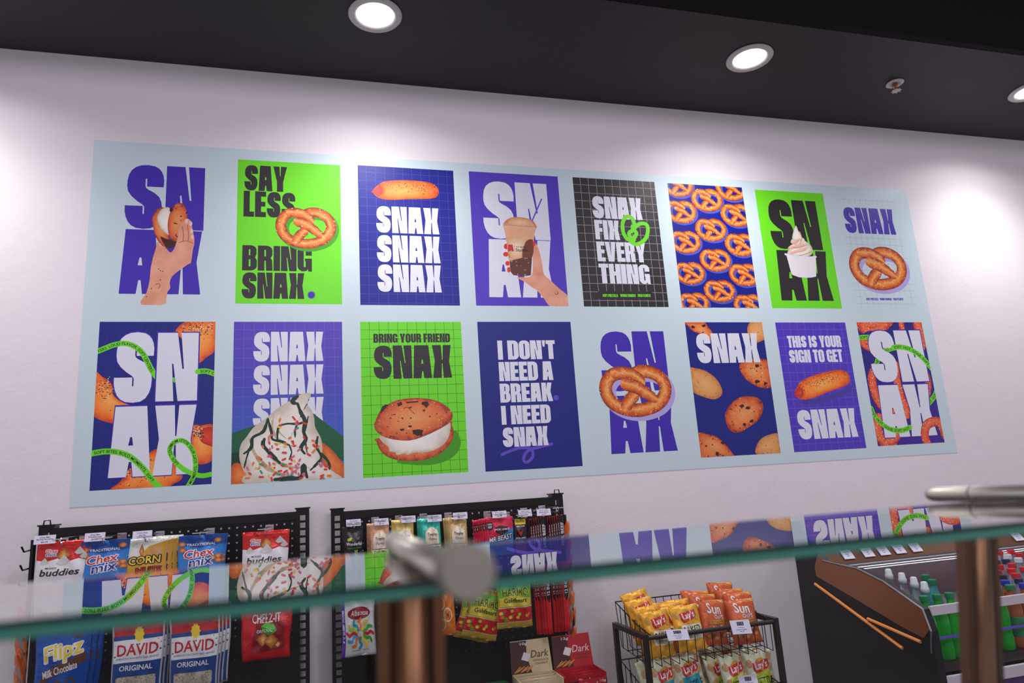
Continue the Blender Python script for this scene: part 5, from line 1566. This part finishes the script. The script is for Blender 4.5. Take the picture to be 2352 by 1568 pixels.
# ---------------------------------------------------------------- open drinks cooler
XS, XE = 2.785, 4.30
cool_black = mat('cooler_black', (13, 12, 14), 0.35, 0.1, 0.4)
cool_in = mat('cooler_interior', (44, 32, 36), 0.3)
amber = mat('amber_side_panel', (150, 86, 44), 0.22, 0.35, 0.5, coat=0.5)
amber_reflection = mat('painted_amber_reflection', (255, 158, 76), 0.4)  # orange of the bright reflections on the side panel, as plain colour
rail_w = mat('rail_white', (226, 214, 224), 0.45)
alu = mat('cooler_aluminium', (170, 166, 172), 0.28, 0.9)
purple_p = mat('cooler_purple_front', (74, 44, 104), 0.4)
violet_reflection = mat('painted_violet_reflection', (120, 70, 230), 0.3)  # violet of a reflected neon line, as plain colour
cl = empty('drinks_cooler', ((XS + XE) / 2, -.34, 0), 'black open drinks cooler with an amber side panel, full of capped bottles', 'drinks cooler')
ox = (XS + XE) / 2
def rl(y):
    return y + .34
def yz(l, x=XS):
    r = []
    for q in l:
        P = PX(q[0], q[1], x)
        r.append((rl(P.y), P.z))
    return r
side = [(rl(-.002), 0), (rl(-.002), 1.25), (rl(-.05), 1.25)] + yz([(1879, 1272), (1890, 1288), (1967, 1306), (2027, 1336), (2117, 1399), (2137, 1450)]) + [(rl(-.682), 0)]
MB().prism(side, 'x', XS - ox, XS + .03 - ox).build('side_body', cool_black, cl)
MB().prism([(p[0], p[1]) for p in side], 'x', XE - .03 - ox, XE - ox).build('side_body', cool_black, cl)
MB().prism(yz([(1879, 1272), (1890, 1289), (1967, 1307), (2027, 1337), (2117, 1400), (2134, 1447), (2122, 1464), (2072, 1438), (2027, 1411), (1943, 1361), (1876, 1322), (1872, 1300)]), 'x', XS - .004 - ox, XS - .0002 - ox).build('side_panel', amber, cl)
def strip(a, b, r):  # a reflection on the side panel, shaped as a solid strip
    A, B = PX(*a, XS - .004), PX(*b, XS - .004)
    MB().tube([(XS - .004 - ox, rl(A.y), A.z), (XS - .004 - ox, rl(B.y), B.z)], r, 8).build('panel_reflection', amber_reflection, cl)
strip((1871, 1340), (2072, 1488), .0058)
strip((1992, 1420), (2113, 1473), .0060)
A_, B_2 = PX(1885, 1287, XS), PX(2118, 1399, XS)
MB().tube([(XS - ox, rl(p.y), p.z + .001) for p in [PX(*q, XS) for q in ((1889, 1287), (1930, 1297), (1967, 1305), (2027, 1335), (2080, 1372), (2118, 1399), (2137, 1449), (2139, 1500))]], .0035, 6).build('panel_trim', alu, cl)
MB().box(XS + .03 - ox, rl(-.03), .70, XE - .03 - ox, rl(-.002), 1.25).build('back_wall', cool_in, cl)
MB().prism([(rl(-.03), 1.25), (rl(-.05), 1.25), (rl(-.185), 1.085), (rl(-.03), 1.085)], 'x', XS + .03 - ox, XE - .03 - ox).build('canopy', mat('canopy_warm_reflection', (112, 68, 42), .3, .3), cl)  # a warm reflection on the canopy is put into its base colour
for y, z in ((-.192, 1.074), (-.188, 1.062), (-.180, 1.052)):
    MB().box(XS + .03 - ox, rl(y), z - .0016, XE - .03 - ox, rl(y + .02), z + .0016).build('canopy_rail', alu, cl)
def deck(y):
    return .795 + (y + .60) * -.0 + max(0, (y + .60)) * .16
MB().prism([(rl(-.645), deck(-.60) - .03), (rl(-.645), deck(-.60)), (rl(-.60), deck(-.60)), (rl(-.03), deck(-.03)), (rl(-.03), deck(-.60) - .03)], 'x', XS + .03 - ox, XE - .03 - ox).build('shelf', cool_in, cl)
MB().box(XS + .03 - ox, rl(-.668), .955, XE - .03 - ox, rl(-.655), .985).build('price_rail', rail_w, cl)
MB().box(XS + .03 - ox, rl(-.672), .722, XE - .03 - ox, rl(-.655), .757).build('price_rail', rail_w, cl)
MB().box(XS + .03 - ox, rl(-.664), .876, XE - .03 - ox, rl(-.660), .883).build('reflection_strip', violet_reflection, cl)  # neon reflection put in as a solid coloured strip
MB().box(XS + .03 - ox, rl(-.655), 0.0, XE - .03 - ox, rl(-.60), .722).build('front_panel', purple_p, cl)
MB().box(XS + .03 - ox, rl(-.60), 0.0, XE - .03 - ox, rl(-.03), .70).build('base', cool_black, cl)
lamp('AREA', 'cooler_lamp', (3.5, -.13, 1.080), (0, 0, 0), 7.0, (0.90, 0.93, 1.0), shape='RECTANGLE', size=1.4, size_y=0.03)
slope = math.atan2(1.25 - 1.085, .135)
for i, (u, v) in enumerate(((1942, 1275), (1988, 1268), (2024, 1264), (2060, 1259), (2097, 1254), (2262, 1236), (2330, 1226))):
    P = PY(u, v, -.155)
    price_card(u, v, -.155, .052, .072, ('Fountain Drink', 'Bottle', '$2.49'), ['first white price card on the cooler canopy, beside the amber side panel', 'second white price card on the cooler canopy from the amber side panel', 'third white price card on the cooler canopy from the amber side panel', 'fourth white price card on the cooler canopy from the amber side panel', 'fifth white price card on the cooler canopy, beside the bronze post', 'white price card on the cooler canopy past the bronze post, above the bottles', 'white price card on the cooler canopy at the edge of the photo'][i], (slope - math.pi / 2, 0, 0), 'price cards on the cooler canopy')
    o = [q for q in COL.objects if q.name.startswith('price_card')][-1]
    o.location = (P.x, -.1555, 1.1275)
sg = empty('caution_sign', PY(2246, 1308, -.35), 'small white notice with a yellow head standing among the bottles', 'sign')
MB().box(-.03, -.001, 0, .03, .001, .085).build('card', mat('sign_white', (232, 230, 236), .5), sg)
A = Art(lambda a, b, l: (-.03 + .06 * a, -.0012 - l, .085 - .085 * b), (0, 0, 1, 1))
A.poly('yellow_head', ink('sign_amber', (240, 176, 50)), rect(0, 0, 1, .34))
words(A, 'CAUTION', (.08, .10, .92, .26), K_, .03)
A.build(sg)
BOT = {}
def bottle(u, v, y, kind, cap, label, group, sport=False):
    """u, v: where the cap's top shows; y: the row's distance from the wall."""
    P = PY(u, v + 2, y)
    key = (kind, cap, sport)
    z0 = deck(y)
    if key not in BOT:
        r = empty('drink_bottle', (P.x, y, z0), label, 'bottle', group)
        body = {'clear': mat('bottle_clear', (226, 234, 244), .06, 0, .5, trans=.85, ior=1.2), 'green': mat('bottle_green', (40, 200, 60), .08, 0, .5, trans=.45, ior=1.25),
                'amber': mat('bottle_amber', (214, 120, 70), .08, 0, .5, trans=.5, ior=1.25), 'blue': mat('bottle_teal', (90, 190, 200), .08, 0, .5, trans=.55, ior=1.25)}[kind]
        h = .205
        bb = MB().lathe([(.020, 0), (.0255, .004), (.0262, .03), (.0245, .07), (.0262, .11), (.0255, .135), (.019, .165), (.0125, .186), (.0115, h - .006), (.0115, h)], 16).build('bottle_body', body, r, smooth=True)
        if kind != 'green':
            MB().lathe([(.0266, .040), (.0268, .042), (.0268, .105), (.0266, .107)], 16).build('wrap_label', mat('wrap_' + cap, {'red': (190, 30, 40), 'white': (210, 214, 226), 'navy': (40, 50, 110), 'blue': (40, 70, 170), 'green': (30, 130, 80), 'black': (40, 36, 40)}[cap], .4), bb, smooth=True)
        c = mat('cap_' + cap, {'red': (214, 24, 36), 'white': (228, 230, 240), 'navy': (28, 34, 80), 'blue': (24, 50, 180), 'green': (0, 124, 72), 'black': (24, 22, 36)}[cap], .4)
        if sport:
            MB().lathe([(.0145, h - .004), (.0150, h + .012), (.0125, h + .016), (.0115, h + .030), (.0085, h + .035), (.002, h + .036)], 16).build('sport_cap', c, r, smooth=True)
        else:
            MB().lathe([(.0150, h - .008), (.0155, h - .006), (.0155, h + .009), (.0145, h + .011), (.004, h + .0112)], 18).build('cap', c, r, smooth=False)
        BOT[key] = r
    else:
        r = copy_tree(BOT[key])
        for k in ('label', 'group'):
            if k in r:
                del r[k]
        r.location = (P.x, y, z0)
        tag(r, label, None, group)
ROWS = [(-.612, 'g', [(2249, 1340, 'green', 'green'), (2284, 1339, 'green', 'green'), (2316, 1335, 'amber', 'green'), (2347, 1331, 'amber', 'blue'), (2214, 1345, 'green', 'green')]),
        (-.556, 'g', [(2240, 1332, 'green', 'green'), (2275, 1332, 'green', 'green'), (2306, 1328, 'amber', 'blue'), (2337, 1324, 'clear', 'navy')]),
        (-.500, 'b', [(2262, 1323, 'amber', 'blue'), (2300, 1319, 'clear', 'black'), (2331, 1315, 'clear', 'red')]),
        (-.444, 'n', [(2256, 1317, 'clear', 'navy'), (2290, 1315, 'clear', 'red'), (2322, 1310, 'clear', 'red'), (2351, 1307, 'clear', 'red')]),
        (-.388, 'r', [(2266, 1311, 'clear', 'red'), (2296, 1309, 'clear', 'red'), (2325, 1305, 'clear', 'red')]),
        (-.332, 'r', [(2259, 1306, 'clear', 'red'), (2289, 1302, 'clear', 'navy'), (2312, 1299, 'clear', 'navy'), (2340, 1294, 'clear', 'white')]),
        (-.276, 'r', [(2264, 1299, 'clear', 'red'), (2290, 1295, 'clear', 'white'), (2316, 1291, 'clear', 'white'), (2344, 1289, 'clear', 'red')]),
        (-.220, 'r', [(2272, 1293, 'clear', 'navy'), (2298, 1289, 'clear', 'red'), (2325, 1286, 'clear', 'red')])]
NM = {'green': 'green', 'blue': 'blue', 'navy': 'navy', 'black': 'black', 'red': 'red', 'white': 'white'}
for i, (y, _, l) in enumerate(ROWS):
    for (u, v, kind, cap) in l:
        wh = 'front rows behind the white price rail' if i < 2 else ('middle rows of the cooler' if i < 5 else 'back rows of the cooler')
        body_w = {'green': 'green', 'amber': 'orange', 'clear': 'clear'}[kind]
        lb = '%s drink bottle with %s cap in the %s' % (body_w, cap, wh)
        bottle(u, v, y, kind, cap, lb, lb.replace('bottle', 'bottles'))
for k, (u, v, y, kind, cap, sp_) in enumerate(((2040, 1314, -.36, 'clear', 'white', True), (2070, 1320, -.42, 'clear', 'white', True), (2097, 1327, -.48, 'clear', 'white', True), (2119, 1328, -.54, 'blue', 'white', True),
                                   (2122, 1312, -.40, 'blue', 'green', False), (2138, 1320, -.46, 'blue', 'green', False))):
    lb = ('clear water bottle with a white sport cap, %s from the amber side panel' % ('first', 'second', 'third', 'fourth')[k]) if sp_ else 'teal bottle with a green cap, %s the sport cap bottles' % ('just behind', 'half hidden beside')[k - 4]
    bottle(u, v, y, kind, cap, lb, 'bottles between the amber panel and the post', sp_)
for k in range(4):
    _p = Vector((2.847 + .056 * k, -.612, deck(-.612) + .21)) - EYE
    _d = Vector(RW[2]).dot(_p)
    bottle(1176 + FP * Vector(RW[0]).dot(_p) / _d, 784 + FP * Vector(RW[1]).dot(_p) / _d, -.612, 'green', 'green', 'green drink bottle with a green cap between the amber panel and the post', 'green bottles between the amber panel and the post')
